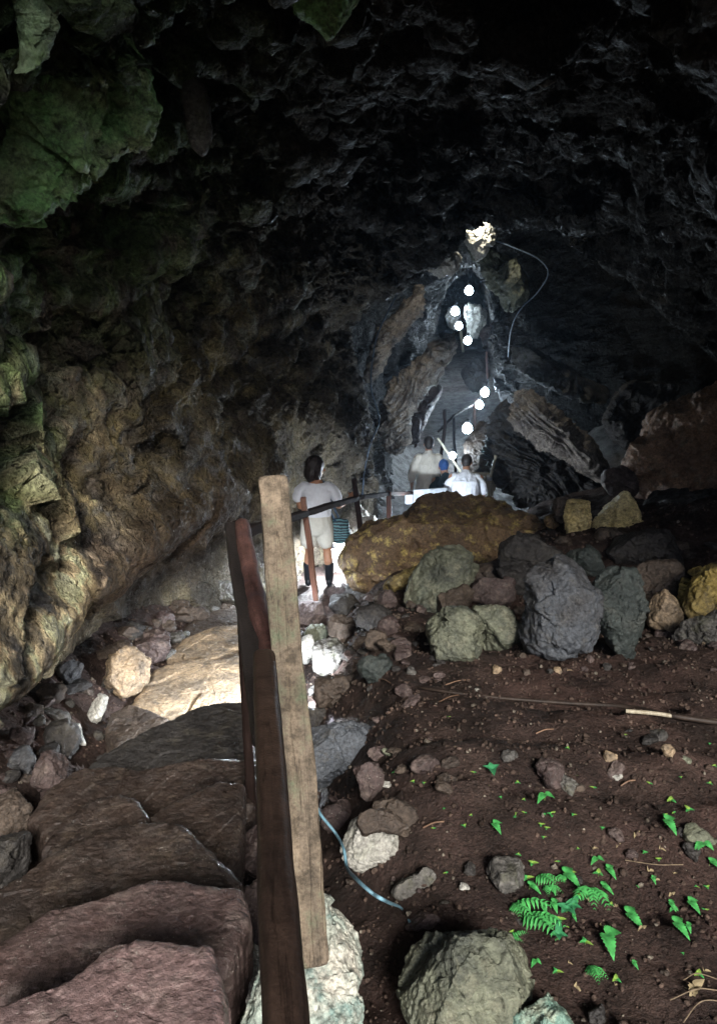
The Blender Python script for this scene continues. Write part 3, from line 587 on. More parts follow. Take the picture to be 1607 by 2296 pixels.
B([(1318, 1185), (1335, 1145), (1368, 1113), (1402, 1102), (1428, 1132), (1440, 1192), (1380, 1196), (1325, 1200)], 'cream', 'wide pale yellow block with pointed top, right of the squarish one', Y=7.0, facets=7)
B([(1330, 1215), (1335, 1190), (1400, 1186), (1430, 1195), (1400, 1225), (1350, 1228)], 'brown', 'brown stone propping the wide pale block', Y=6.7)
B([(1478, 1230), (1482, 1190), (1496, 1178), (1512, 1200), (1515, 1228), (1495, 1240)], 'yellow', 'small orange stone under the brown slope at right', Y=6.6)
B([(1220, 1165), (1228, 1150), (1250, 1155), (1255, 1185), (1225, 1185)], 'yellowbrown', 'small yellow brown stone left of the yellow block', Y=7.3)
B([(1350, 1080), (1355, 1045), (1380, 1038), (1420, 1060), (1432, 1100), (1400, 1125), (1365, 1110)], 'purple', 'reddish rough rock behind the pale yellow blocks', Y=7.8)
B([(1425, 1075), (1440, 1010), (1480, 945), (1540, 900), (1640, 860), (1800, 840), (1820, 1120), (1620, 1130), (1520, 1110), (1460, 1150), (1430, 1120)], 'rust', 'great brown sloping rock face at the right edge', Y=7.6, thick=1.0, facets=6, amp=.35)
B([(1440, 1150), (1460, 1110), (1560, 1100), (1700, 1110), (1700, 1210), (1560, 1210), (1470, 1190)], 'dark', 'dark layered rock beneath the great brown face', Y=7.3)
B([(738, 1300), (742, 1215), (765, 1160), (812, 1105), (860, 1120), (850, 1180), (800, 1215), (790, 1300)], 'pale', 'pale rough rock wall lit white beside the woman\'s legs', Y=9.9, thick=.6, name='rock_outcrop', cat='rock outcrop', amp=.4)
# --- rock formations about the arch and in the tunnel
RF = dict(name='rock_outcrop', cat='rock outcrop')
B([(1142, 876), (1160, 866), (1225, 915), (1300, 975), (1348, 1035), (1348, 1070), (1290, 1040), (1200, 985), (1148, 942)], 'streak', 'long pale rock edge slanting down right of the lamps', Y=11.9, thick=.9, amp=.35, bands=R(-42), res=1.5, facets=1, **RF)
B([(1110, 965), (1124, 915), (1150, 945), (1240, 1000), (1340, 1062), (1330, 1110), (1260, 1130), (1180, 1120), (1110, 1060)], 'dark', 'dark layered rock mass under the pale slanting edge', Y=12.4, thick=.6, amp=.5, bands=R(-42), res=1.5, facets=1, **RF)
B([(1140, 790), (1165, 778), (1230, 805), (1300, 850), (1370, 880), (1350, 905), (1260, 880), (1160, 840)], 'grey', 'dim rock ledge higher up behind the pale slanting edge', Y=14.5, thick=1.0, amp=.35, **RF)
B([(1345, 1010), (1360, 920), (1400, 870), (1470, 830), (1530, 850), (1480, 930), (1440, 1010), (1400, 1050)], 'dark', 'dark rock shoulder left of the great brown face', Y=10.5, thick=.9, **RF)
B([(1040, 545), (1075, 530), (1090, 560), (1140, 580), (1172, 620), (1185, 660), (1165, 705), (1145, 715), (1120, 680), (1085, 610)], 'green', 'knobbly rock rib hanging right of the uppermost lamp', Y=13.6, thick=.9, amp=.45, **RF)
B([(1104, 700), (1124, 680), (1155, 715), (1150, 790), (1145, 870), (1125, 900), (1108, 840), (1098, 760)], 'dark', 'rough dark rock pillar beside the row of lamps', Y=19.5, thick=.9, amp=.5, **RF)
B([(1030, 535), (1046, 510), (1078, 492), (1094, 474), (1112, 478), (1104, 530), (1090, 570), (1062, 585), (1040, 560)], 'pale', 'pale rock lit from above at the top of the arch', Y=13.0, thick=.9, amp=.4, facets=6, **RF)
B([(825, 850), (832, 790), (850, 745), (905, 690), (955, 636), (960, 665), (915, 730), (860, 790), (842, 850)], 'streak', 'upper striped rock ledge on the left tunnel wall', Y=14.5, thick=.7, amp=.4, bands=R(48), facets=3, res=1.8, **RF)
B([(855, 960), (870, 890), (920, 825), (1012, 752), (1010, 785), (965, 860), (925, 905), (910, 960), (905, 1010), (875, 1005)], 'streak', 'lower striped rock ledge with flowing folds on the left tunnel wall', Y=15.0, thick=.7, amp=.4, bands=R(58), facets=3, res=1.8, **RF)
B([(900, 1010), (912, 930), (945, 880), (985, 820), (985, 880), (950, 950), (925, 1020)], 'purple', 'reddish rock between the striped ledge and the tunnel floor', Y=16.2, thick=.8, amp=.4, **RF)
B([(1040, 1010), (1045, 980), (1065, 955), (1095, 945), (1130, 990), (1125, 1050), (1085, 1085), (1050, 1070)], 'brown', 'brown boulder behind the seated looking man', Y=13.6, name='boulder', cat='boulder')
B([(1030, 860), (1040, 825), (1075, 800), (1095, 830), (1095, 865), (1060, 880)], 'dark', 'dark boulder under the upper lamps in the tunnel', Y=21, name='boulder', cat='boulder')
B([(1095, 1080), (1105, 1060), (1130, 1050), (1145, 1080), (1120, 1095)], 'grey', 'small grey boulder right of the cluttered table', Y=12.6, name='boulder', cat='boulder')
B([(1042, 700), (1050, 668), (1072, 664), (1090, 700), (1082, 745), (1060, 760), (1046, 735)], 'pale', 'pale broken rock catching the light beside the uppermost bulbs', Y=25.8, thick=.6, amp=.6, **RF)
B([(996, 712), (1006, 690), (1020, 684), (1036, 704), (1034, 742), (1012, 738)], 'grey', 'small grey rock left of the far cluster of bulbs', Y=27, thick=.6, amp=.6, **RF)
B([(1078, 712), (1098, 700), (1122, 720), (1124, 790), (1100, 815), (1084, 780)], 'purple', 'reddish broken rock right of the far cluster of bulbs', Y=22.5, thick=.6, amp=.6, **RF)
B([(958, 612), (962, 580), (985, 562), (1015, 566), (1032, 585), (1020, 610), (985, 618)], 'pale', 'knobbly grey rock at the upper left of the arch', Y=12.2, thick=.7, amp=.6, **RF)
B([(-200, -150), (120, -150), (132, 60), (105, 120), (150, 190), (250, 200), (335, 150), (345, 280), (290, 345), (215, 380), (120, 440), (50, 485), (-200, 530)], 'moss', 'mossy green overhang in the upper left corner', Y=4.0, thick=.5, amp=.45, e1=.55, **RF)
B([(20, -100), (130, -100), (128, 60), (95, 150), (80, 250), (40, 240), (50, 120)], 'mossgrey', 'smooth pale green rock fin in the upper left corner', Y=3.35, thick=.5, amp=.25, **RF)
B([(620, -120), (850, -120), (822, 10), (790, 60), (757, 96), (715, 60), (650, 15)], 'moss', 'hanging mossy rock tip at the top edge', Y=4.5, thick=.8, **RF)
B([(405, 190), (440, 170), (468, 220), (476, 300), (462, 350), (430, 330), (412, 260)], 'grey', 'smooth grey fluting on the upper left ceiling', Y=5.4, thick=.6, amp=.15, facets=2, **RF)
B([(1172, 145), (1180, 135), (1250, 160), (1252, 185), (1235, 205), (1180, 185)], 'grey', 'small squarish pale rock in the dark ceiling', Y=6.1, thick=.8, amp=.12, facets=8, **RF)
#@@REST
# ------------------------------------------------------------------ wood, tubes, bulbs
def frame(t, ref=(0, 0, 1)):
    t = np.asarray(t, float); t = t/np.linalg.norm(t); r = np.asarray(ref, float)
    if abs(t@r) > .97: r = np.array([1., 0, 0]) if abs(t[0]) < .9 else np.array([0, 1., 0])
    a = np.cross(r, t); a /= np.linalg.norm(a); b = np.cross(t, a); return a, b, t
def timber(name, p0, p1, w, d, mat, parent=None, ref=(0, 0, 1), r=.25, wob=.006, n=60, taper=0, seed=1, square=True, chip=.004):
    """rough sawn beam or pole from p0 to p1, w wide and d deep, bevelled ends, bent a little"""
    p0 = np.array(p0, float); p1 = np.array(p1, float); Lh = np.linalg.norm(p1-p0); a, b, t = frame(p1-p0, ref)
    M = 40; th = np.linspace(0, 2*np.pi, M, endpoint=False)
    e = r if square else 1.0
    cx = np.sign(np.cos(th))*np.abs(np.cos(th))**e*w/2; cy = np.sign(np.sin(th))*np.abs(np.sin(th))**e*d/2
    s = np.linspace(0, 1, n); endr = min(w, d)*.5/Lh
    s = np.concatenate([[0, 0, endr*.15, endr*.5], np.linspace(endr, 1-endr, n), [1-endr*.5, 1-endr*.15, 1, 1]])
    ksc = np.concatenate([[0, .55, .86, .97], np.ones(n), [.97, .86, .55, 0]])
    V = np.zeros((len(s), M, 3)); V[..., 2] = (s*Lh)[:, None]
    rs = np.random.RandomState(seed); tw = (1-taper*s)
    V[..., 0] = ksc[:, None]*tw[:, None]*cx; V[..., 1] = ksc[:, None]*tw[:, None]*cy
    q = V*np.array([18, 18, 4.0])+seed*3.1
    dn = (fbm(q, 3)*chip*1.6+fbm(V*np.array([90, 90, 14.])+seed, 2)*chip*.7)*ksc[:, None]
    rad = np.stack([cx, cy], -1); rad /= np.linalg.norm(rad, axis=1)[:, None]
    V[..., 0] += dn*rad[:, 0]; V[..., 1] += dn*rad[:, 1]
    bx = fbm(np.stack([s*Lh*1.7+seed, s*0+2, s*0], -1), 2)*wob*3; by = fbm(np.stack([s*Lh*1.7+seed, s*0+7, s*0], -1), 2)*wob*3
    V[..., 0] += bx[:, None]; V[..., 1] += by[:, None]
    me = mesh_np(name, V.reshape(-1, 3), grid_faces(len(s), M, True))
    bm = bmesh.new(); bm.from_mesh(me); bmesh.ops.remove_doubles(bm, verts=bm.verts, dist=1e-6); bmesh.ops.recalc_face_normals(bm, faces=bm.faces); bm.to_mesh(me); bm.free()
    o = link(name, me, mat, parent)
    m = Matrix(((a[0], b[0], t[0], p0[0]), (a[1], b[1], t[1], p0[1]), (a[2], b[2], t[2], p0[2]), (0, 0, 0, 1)))
    base = Vector(parent.location) if parent else Vector((0, 0, 0))
    m.translation = Vector(p0)-base
    o.matrix_local = m if parent else m
    if not parent: o.matrix_world = m
    return o
def tube_mesh(name, pts, r, n=8, closed=True):
    pts = np.array(pts, float); V = []
    T = np.gradient(pts, axis=0); rr = np.broadcast_to(np.asarray(r, float), (len(pts),))
    for p, t, ri in zip(pts, T, rr):
        a, b, _ = frame(t); th = np.linspace(0, 2*np.pi, n, endpoint=False)
        V.append(p+ri*(np.cos(th)[:, None]*a+np.sin(th)[:, None]*b))
    me = mesh_np(name, np.array(V).reshape(-1, 3), grid_faces(len(pts), n, True)); return me
def catmull(P, k=10):
    P = [np.array(p, float) for p in P]; Q = [2*P[0]-P[1]]+P+[2*P[-1]-P[-2]]; out = []
    for i in range(1, len(Q)-2):
        a, b, c, d = Q[i-1:i+3]
        for t in np.linspace(0, 1, k, endpoint=False): out.append(.5*((2*b)+(-a+c)*t+(2*a-5*b+4*c-d)*t*t+(-a+3*b-3*c+d)*t**3))
    out.append(P[-1]); return np.array(out)
M_post = wood_mat('weathered_grey_timber', (.15, .12, .092), (.27, .21, .15), stain=(.085, .105, .065), bump=1.0, rough=.85, scale=.6, mott=.85)
M_rail = wood_mat('worn_brown_timber', (.018, .011, .009), (.050, .031, .023), rough=.5, bump=.25, mott=.5, scale=.7)
M_red = wood_mat('reddish_stripped_pole', (.085, .04, .036), (.17, .085, .07), stain=(.06, .035, .04), rough=.65, mott=.6)
M_black = wood_mat('dark_board', (.012, .010, .010), (.03, .024, .022), rough=.6)  # near-black brown board
M_brownpost = wood_mat('brown_split_timber', (.12, .065, .042), (.24, .115, .09), rough=.65)
M_dkwood = wood_mat('blackened_timber', (.014, .009, .008), (.032, .02, .017), rough=.9, spec=.06)
M_bamboo = wood_mat('pale_bamboo', (.28, .24, .17), (.46, .42, .33), rough=.5)
# fence beside the steps
f = empty('handrail', at(700, 2125, 1.5)); tag(f, 'near wooden handrail with tall squared grey post beside the stone steps', 'handrail')
def W2(px, py, Y): return at(px, py, Y)
timber('post', W2(703, 2165, 1.50), W2(612, 1069, 2.06), .055, .080, M_post, f, ref=(1, .12, 0), seed=4, n=150, taper=-.0, wob=.005, r=.22)['label'] = 'tall squared grey post with rounded orange top'
_A = W2(640, 2296, .70); _B = W2(592, 1478, 1.70)
timber('rail', _A-(_B-_A)*.4, _B, .06, .054, M_rail, f, ref=(1, 0, 0), r=.55, seed=9, n=110, wob=.004, chip=.002)['label'] = 'thick smooth brown near rail'
timber('rail', W2(620, 1560, 1.9), W2(541, 1172, 3.35), .075, .06, M_red, f, square=False, seed=12, wob=.014, taper=.1)['label'] = 'reddish knotty pole rail'
timber('rail', W2(600, 1660, 1.70), W2(522, 1180, 3.38), .045, .075, M_black, f, ref=(1, 0, 0), seed=14, wob=.004)['label'] = 'black board rail'
gz = lambda x, y: float(ground(x, y, False))
q = W2(536, 1185, 3.42); timber('post', (q[0], q[1]+.03, gz(q[0], q[1])-.1), (q[0]-.01, q[1]+.03, q[2]+.03), .05, .05, M_dkwood, f, square=False, seed=15)
f2 = empty('handrail', at(700, 1335, 6.3)); tag(f2, 'thin dark handrail on short posts in front of the woman with the bag', 'handrail')
timber('post', W2(708, 1345, 6.28), W2(682, 1115, 6.28), .078, .05, M_brownpost, f2, ref=(1, 0, 0), seed=21, wob=.01)['label'] = 'brown split post in front of the woman'
railpts = [(536, 1198, 3.45), (684, 1150, 6.35), (800, 1117, 8.2), (872, 1106, 9.5), (922, 1106, 11.2)]
for i in range(4):
    timber('rail', W2(*railpts[i]), W2(*railpts[i+1]), .05, .085-.008*i, M_dkwood, f2, ref=(1, 0, 0), seed=23+i, wob=.004)
timber('post', W2(812, 1225, 8.15), W2(793, 1072, 8.15), .085, .06, M_dkwood, f2, ref=(1, 0, 0), seed=31)
timber('post', W2(872, 1175, 9.45), W2(872, 1101, 9.45), .075, .06, M_brownpost, f2, ref=(1, 0, 0), seed=32)
# railing by the lamps in the tunnel
f3 = empty('handrail', at(1020, 1060, 15.5)); tag(f3, 'rickety stick railing under the lamps in the tunnel', 'handrail')
timber('post', W2(983, 1075, 14.6), W2(999, 918, 14.6), .065, .065, M_dkwood, f3, square=False, seed=41, wob=.02)
timber('post', W2(1021, 1065, 15.6), W2(1016, 930, 15.6), .06, .06, M_dkwood, f3, square=False, seed=42, wob=.012)
timber('post', W2(1066, 1000, 18.2), W2(1062, 903, 18.2), .07, .07, M_dkwood, f3, square=False, seed=43, wob=.012)
timber('rail', W2(982, 968, 14.6), W2(1018, 930, 15.6), .05, .05, M_dkwood, f3, square=False, seed=44)
timber('rail', W2(1016, 932, 15.6), W2(1064, 905, 18.2), .05, .05, M_dkwood, f3, square=False, seed=45)
timber('rail', W2(1062, 906, 18.2), W2(1092, 868, 20.2), .05, .05, M_dkwood, f3, square=False, seed=46)
st = timber('bamboo_pole', W2(980, 982, 14.2), W2(1052, 1085, 13.9), .045, .045, M_bamboo, None, square=False, seed=47); tag(st, 'pale bamboo pole slanting down behind the bent man, a lamp hanging on it', 'pole')
st = timber('wooden_stick', W2(1100, 1070, 12.4), W2(1112, 1020, 12.4), .07, .05, M_bamboo, None, square=False, seed=48); tag(st, 'pale upright stick stump right of the cluttered table', 'stick')
st = timber('wooden_stick', W2(1038, 790, 23), W2(1032, 740, 23), .08, .08, M_bamboo, None, square=False, seed=49); tag(st, 'pale stick standing among the uppermost lamps', 'stick')
st = timber('wooden_stick', W2(1092, 850, 20.5), W2(1090, 788, 20.5), .06, .06, M_red, None, square=False, seed=50); tag(st, 'thin reddish stick standing below the uppermost lamps', 'stick')
# cluttered table, plank
tb = empty('side_table', at(1080, 1095, 12.6)); tag(tb, 'small makeshift wooden table with clutter right of the man in the white t-shirt', 'table')
zt = at(1080, 1078, 12.5)[2]; xt = at(1082, 1078, 12.5)[0]
timber('tabletop', (xt-.3, 12.5, zt), (xt+.22, 12.5, zt-.02), .3, .035, M_bamboo, tb, ref=(0, 1, 0), seed=55)
for dx, dy in ((-.2, -.1), (.14, -.1), (-.2, .1), (.14, .1)):
    timber('leg', (xt+dx, 12.5+dy, gz(xt+dx, 12.5)), (xt+dx, 12.5+dy, zt-.02), .06, .05, M_bamboo, tb, seed=56)
M_tin = plain_mat('dented_tin', (.5, .52, .55), .3, .3, spec=.8); M_cloth_l = plain_mat('pale_cloth', (.55, .56, .58), .9, .2)
me = blobmesh(np.array([xt-.1, 12.5, zt+.05]), np.array([1., 0, 0]), np.array([0, 1., 0]), np.array([0, 0, 1.]), lambda th: .11+.03*np.cos(3*th), .035, 40, 20, .6, .8, .5, 5)
o = link('crumpled_cloth', me, M_cloth_l, None, (xt-.1, 12.5, zt+.05)); tag(o, 'crumpled pale cloth lying on the cluttered table', 'cloth')
bm = bmesh.new(); bmesh.ops.create_cone(bm, cap_ends=True, segments=20, radius1=.045, radius2=.05, depth=.09); me = bpy.data.meshes.new('cup'); bmesh.ops.bevel(bm, geom=[e for e in bm.edges], offset=.004, segments=2, affect='EDGES'); bm.to_mesh(me); bm.free()
o = link('tin_cup', me, M_tin, None, (xt+.1, 12.46, zt+.063)); tag(o, 'small tin cup at the right end of the cluttered table', 'cup')
o = timber('plank', W2(908, 1115, 11.3), W2(1000, 1108, 11.6), .22, .05, plain_mat('pale_plank', (.42, .46, .5), .7, .3, 8), None, ref=(0, 1, 0), seed=57); tag(o, 'pale plank lying across the drop at the feet of the man in white', 'plank')
# long stick on the dirt, twigs
def onground(pts, lift=.01): return [hit(px, py)+np.array([0, 0, lift]) for px, py in pts]
P = catmull(onground([(858, 1532), (960, 1552), (1100, 1570), (1260, 1583), (1400, 1592), (1500, 1612), (1650, 1634)], .018), 14)
rr = .006+.008*np.linspace(0, 1, len(P))
o = link('branch', tube_mesh('branch', P, rr, 10), wood_mat('weathered_stick', (.015, .010, .008), (.05, .034, .026), scale=.3)); tag(o, 'long thin dark branch lying across the dirt from the stones to the right edge', 'branch')
P = catmull(onground([(1400, 1606), (1470, 1612), (1540, 1623), (1640, 1632)], .028), 10)
o = link('branch', tube_mesh('branch', P, .010, 10), M_bamboo); tag(o, 'short pale split stick over the right end of the long branch', 'branch')
tw = [((998, 1540), (1052, 1528), 'orange brown twig above the middle of the long branch'), ((985, 1578), (1030, 1562), 'flat reddish splinter under the long branch'), ((875, 1536), (850, 1526), 'small orange twig at the left end of the long branch'),
      ((1390, 1768), (1422, 1755), 'short straight pale twig in the dirt among the seedlings'), ((948, 1862), (995, 1848), 'thin pale twig right of the cap stone'), ((1200, 1650), (1240, 1640), 'small tan twig below the long branch')]
for a, b, lab in tw:
    p = onground([a, b], .012); o = link('twig', tube_mesh('twig', catmull([p[0], (p[0]+p[1])/2+[0, 0, .008], p[1]], 5), .0035, 6), wood_mat('twig_wood', (.12, .07, .045), (.24, .15, .10), scale=.4)); tag(o, lab, 'twig')
# blue cord
P = [at(702, 1788, 1.95)]+[hit(px, py)+np.array([0, 0, .02]) for px, py in [(718, 1825), (755, 1870), (772, 1905), (778, 1945), (800, 1975), (835, 2003), (868, 2022), (900, 2048), (920, 2082)]]
P[1] = at(718, 1825, 1.98); P[2] = at(752, 1868, 2.0); P[3] = at(770, 1903, 1.88); P[4] = at(778, 1945, 1.80); P[5] = at(800, 1972, 1.58); P[6] = at(835, 2003, 1.52); P[7] = at(868, 2022, 1.56)
cord = catmull(P, 12)
o = link('cord', tube_mesh('cord', cord, .0045, 8), plain_mat('faded_blue_cord', (.13, .25, .32), .6, .5, 25)); tag(o, 'faded blue cord trailing from the tall post over the stones', 'cord')
# ------------------------------------------------------------------ lamps
M_bulb = emit_mat('lit_bulb', (.70, .86, 1.0), 50*LAMP); M_bulb_w = emit_mat('lit_bulb_near', (.86, .93, 1.0), 950*LAMP)
M_bulb_far = emit_mat('lit_bulb_far', (.70, .86, 1.0), 14*LAMP); M_bulb_t = emit_mat('lit_bulb_warm', (1.0, .93, .75), 200*LAMP); M_sock = plain_mat('black_socket', (.02, .02, .02), .5)
def bulb(p, r, label, mat=M_bulb, cord_len=.25, added_hood=False, group='bare bulbs strung through the cave'):
    e = empty('light_bulb', p); tag(e, label, 'light bulb', group)
    bm = bmesh.new(); bmesh.ops.create_uvsphere(bm, u_segments=16, v_segments=10, radius=r)
    for v in bm.verts:
        if v.co.z > 0: k = v.co.z/r; v.co.x *= 1-.35*k*k; v.co.y *= 1-.35*k*k; v.co.z *= 1.25
    me = bpy.data.meshes.new('glass'); bm.to_mesh(me); bm.free(); link('glass', me, mat, e)
    bm = bmesh.new(); bmesh.ops.create_cone(bm, cap_ends=True, segments=14, radius1=r*.42, radius2=r*.3, depth=r*1.0); me = bpy.data.meshes.new('socket')
    for v in bm.verts: v.co.z += r*1.6
    bm.to_mesh(me); bm.free(); link('socket', me, M_sock, e)
    link('cord', tube_mesh('cord', [(0, 0, r*2), (.005, 0, r*2+cord_len*.5), (.0, .01, r*2+cord_len)], .004, 6), M_sock, e)
    if added_hood:  # unseen hood added to keep lamp light off the ceiling
        H = [(0, r*2.3), (r*.6, r*2.2), (r*1.0, r*1.6), (r*1.9, r*.7), (r*2.6, r*-.1), (r*2.65, r*-.1), (r*1.95, r*.85), (r*1.05, r*1.8), (r*.6, r*2.4), (0, r*2.5)]
        th = np.linspace(0, 2*np.pi, 24, endpoint=False); V = np.array([[(a*np.cos(t), a*np.sin(t), z) for t in th] for a, z in H])
        link('added_hood', mesh_np('added_hood', V.reshape(-1, 3), grid_faces(len(H), 24, True)), M_tin, e)
    return e
for px, py, Y, r, lab in [
    (1051, 652, 27, .14, 'uppermost lit bulb of the far cluster'), (1020, 698, 26, .135, 'lit bulb left and below the uppermost one'),
    (1028, 731, 25, .115, 'third lit bulb of the far cluster'), (1048, 764, 24, .115, 'lowest lit bulb of the far cluster'),
    (1086, 880, 18.4, .10, 'round lit bulb at the far end of the stick railing'), (1074, 908, 17.6, .09, 'lit bulb just below the one at the railing end'),
    (1047, 961, 16.6, .105, 'large round lit bulb under the middle of the stick railing'), (1014, 1022, 13.6, .06, 'small lit bulb above the man in the blue cap')]:
    bulb(at(px, py, Y), r, lab, M_bulb if Y < 22 else M_bulb_far)
bulb(at(630, 1526, 4.95), .035, 'lit bulb low behind the tall grey post', M_bulb_w, added_hood=True)
bulb(at(738, 1226, 9.45), .034, 'lit bulb low behind the woman in front of the pale wall', M_bulb_w, added_hood=True)
bulb(at(1070, 470, 12.6), .045, 'lit bulb tucked behind the lip at the top of the arch', M_bulb_t)
# cables
M_bulb_added = emit_mat('added_bulb_men', (.8, .9, 1.0), 230*LAMP)
bulb(at(925, 1146, 10.2), .05, 'added unseen bulb low behind the huge brown boulder, brightening the men', M_bulb_added)  # bulb added out of sight to brighten the men
bulb(at(636, 1262, 7.7), .035, 'added unseen bulb low behind the tall grey post, brightening the woman', emit_mat('added_bulb_woman', (.8, .9, 1.0), 210), added_hood=True)  # bulb added out of sight to brighten the woman
M_cable = plain_mat('pale_cable', (.05, .07, .10), .5, .3)
for pts, lab in [
    ([(1100, 535, 13.2), (1150, 555, 13.2), (1205, 580, 13.2), (1228, 612, 13.2), (1205, 655, 13.4), (1165, 695, 13.8), (1145, 740, 14.5), (1138, 800, 16)], 'bluish cable looping down from the top of the arch on the right'),
    ([(900, 640, 12.4), (850, 740, 12.2), (836, 800, 12.1), (832, 870, 12.0), (850, 940, 11.8), (832, 990, 11.7), (818, 1050, 11.6), (812, 1110, 11.2)], 'thin pale cable hanging down the left side of the arch')]:
    o = link('cable', tube_mesh('cable', catmull([at(*p) for p in pts], 10), .012, 6), M_cable); tag(o, lab, 'cable')
# ------------------------------------------------------------------ small stones
def stone_proto(seed, fl):
    me = blobmesh(np.zeros(3), np.array([1., 0, 0]), np.array([0, 1., 0]), np.array([0, 0, 1.]), lambda th: 1+.22*np.cos(2*th+seed)+.12*np.cos(3*th+2*seed), fl, 44, 24, .8, .85, .35, seed, 6)
    bm = bmesh.new(); bm.from_mesh(me); bmesh.ops.remove_doubles(bm, verts=bm.verts, dist=1e-4); bmesh.ops.recalc_face_normals(bm, faces=bm.faces); bm.to_mesh(me); bm.free()
    me.polygons.foreach_set('use_smooth', [True]*len(me.polygons)); return me
protos = [stone_proto(200+k, .55+.1*(k % 3)) for k in range(7)]
mats = ['purple', 'brown', 'dark', 'grey', 'brown', 'purple', 'pale', 'tan']
meshes = {}
def stone(px, py, wpx, k, mat, label, group, sink=.25):
    p = hit(px, py); dist = np.linalg.norm(p); s = wpx/FPX*dist/2
    key = (k, mat)
    if key not in meshes:
        m = protos[k].copy(); m.name = 'stone'; m.materials.append(MR[mat]); meshes[key] = m
    o = bpy.data.objects.new('stone', meshes[key]); COL.objects.link(o)
    o.location = (p[0], p[1], p[2]+s*sink); o.scale = (s, s*random.uniform(.8, 1.1), s*random.uniform(.6, .95)); o.rotation_euler = (random.uniform(-.4, .4), random.uniform(-.4, .4), random.uniform(0, 6.28))
    tag(o, label, 'stone', group); return o
random.seed(5)
named = [(1138, 1700, 40, 'grey', 'dark grey pebble under a small green leaf'), (1365, 1700, 34, 'tan', 'round tan pebble among the seedlings'), (1270, 1765, 44, 'grey', 'round grey pebble right of the two leaved sprout'), (1235, 1740, 80, 'purple', 'low flat stone left of the round grey pebble'),
 (1382, 1745, 22, 'pale', 'small white pebble beside the straight pale twig'), (1525, 1706, 42, 'green', 'greenish pebble at the right below the pale stick'), (1497, 1690, 30, 'tan', 'tan pebble touching the greenish one'), (1467, 1655, 44, 'grey', 'grey stone under the end of the long branch'),
 (1562, 1878, 52, 'green', 'grey green stone near the right edge'), (1069, 1550, 16, 'pale', 'tiny white pebble above the long branch'), (1308, 1443, 30, 'pale', 'pale stone at the foot of the teal boulder'), (1222, 1441, 14, 'pale', 'small white pebble before the big bluish boulder'),
 (870, 1690, 26, 'green', 'small pale green stone right of the flat grey one'), (868, 1762, 26, 'pale', 'flat pale chip leaning by the pointed stone'), (955, 1720, 60, 'purple', 'purple flat stone half sunk in the dirt'), (1001, 1755, 40, 'brown', 'brown clod stone below the purple flat one'),
 (1160, 1130, 22, 'pale', 'small white stone in the dark below the pale rock edge'), (1155, 1446, 26, 'grey', 'small grey stone left of the big bluish boulder'), (1040, 1990, 20, 'pale', 'small pale pebble right of the rough grey stone'), (735, 1440, 22, 'pale', 'small white stone in the lamp light, left of two'), (760, 1452, 24, 'pale', 'small white stone in the lamp light, right of two')]
for px, py, w, m, lab in named: stone(px, py, w, random.randrange(7), m, lab, None)
def scatter(n, x0, x1, y0, y1, w0, w1, ms, label, group, test=None):
    for _ in range(n):
        for _t in range(20):
            px = random.uniform(x0, x1); py = random.uniform(y0, y1)
            if test is None or test(px, py): break
        stone(px, py, random.uniform(w0, w1)*random.uniform(.6, 1), random.randrange(7), random.choice(ms), label, group)
scatter(52, 665, 1000, 1320, 1560, 16, 46, ['purple', 'brown', 'dark', 'dark', 'purple', 'grey'], 'loose stone in the rubble right of the tall post', 'stones in the rubble right of the tall post')
scatter(50, 60, 560, 1330, 1640, 26, 76, ['dark', 'brown', 'purple', 'brown', 'grey'], 'loose stone in the rubble at the foot of the left wall', 'stones at the foot of the left wall', lambda x, y: y > 1600-(x*.62) and y < 1720-x*.62)
scatter(18, 0, 260, 1600, 1900, 24, 60, ['dark', 'dark', 'brown', 'purple'], 'loose dark stone left of the steps', 'dark stones left of the steps', lambda x, y: y > 1600+(200-x)*.3 and x < 320-(y-1600)*.6)
scatter(60, 900, 1600, 1200, 1470, 24, 64, ['dark', 'brown', 'brown', 'purple', 'dark'], 'loose stone filling a gap in the boulder pile', 'stones between the boulders')
scatter(30, 900, 1607, 1440, 1510, 12, 30, ['brown', 'purple', 'dark', 'brown', 'tan'], 'small stone spilled in front of the boulder pile', 'small stones before the boulder pile')
scatter(22, 980, 1607, 1490, 2290, 14, 46, ['brown', 'brown', 'purple', 'dark'], 'dull brown clod half buried in the dirt slope', 'clods in the dirt slope')
scatter(24, 750, 960, 1325, 1480, 30, 64, ['purple', 'brown', 'dark', 'brown', 'purple'], 'middling stone in the rubble below the huge boulder', 'stones below the huge boulder')
scatter(14, 690, 1000, 1560, 2000, 18, 44, ['purple', 'brown', 'purple'], 'red brown stone in the dirt right of the tall post', 'red brown stones in the dirt')
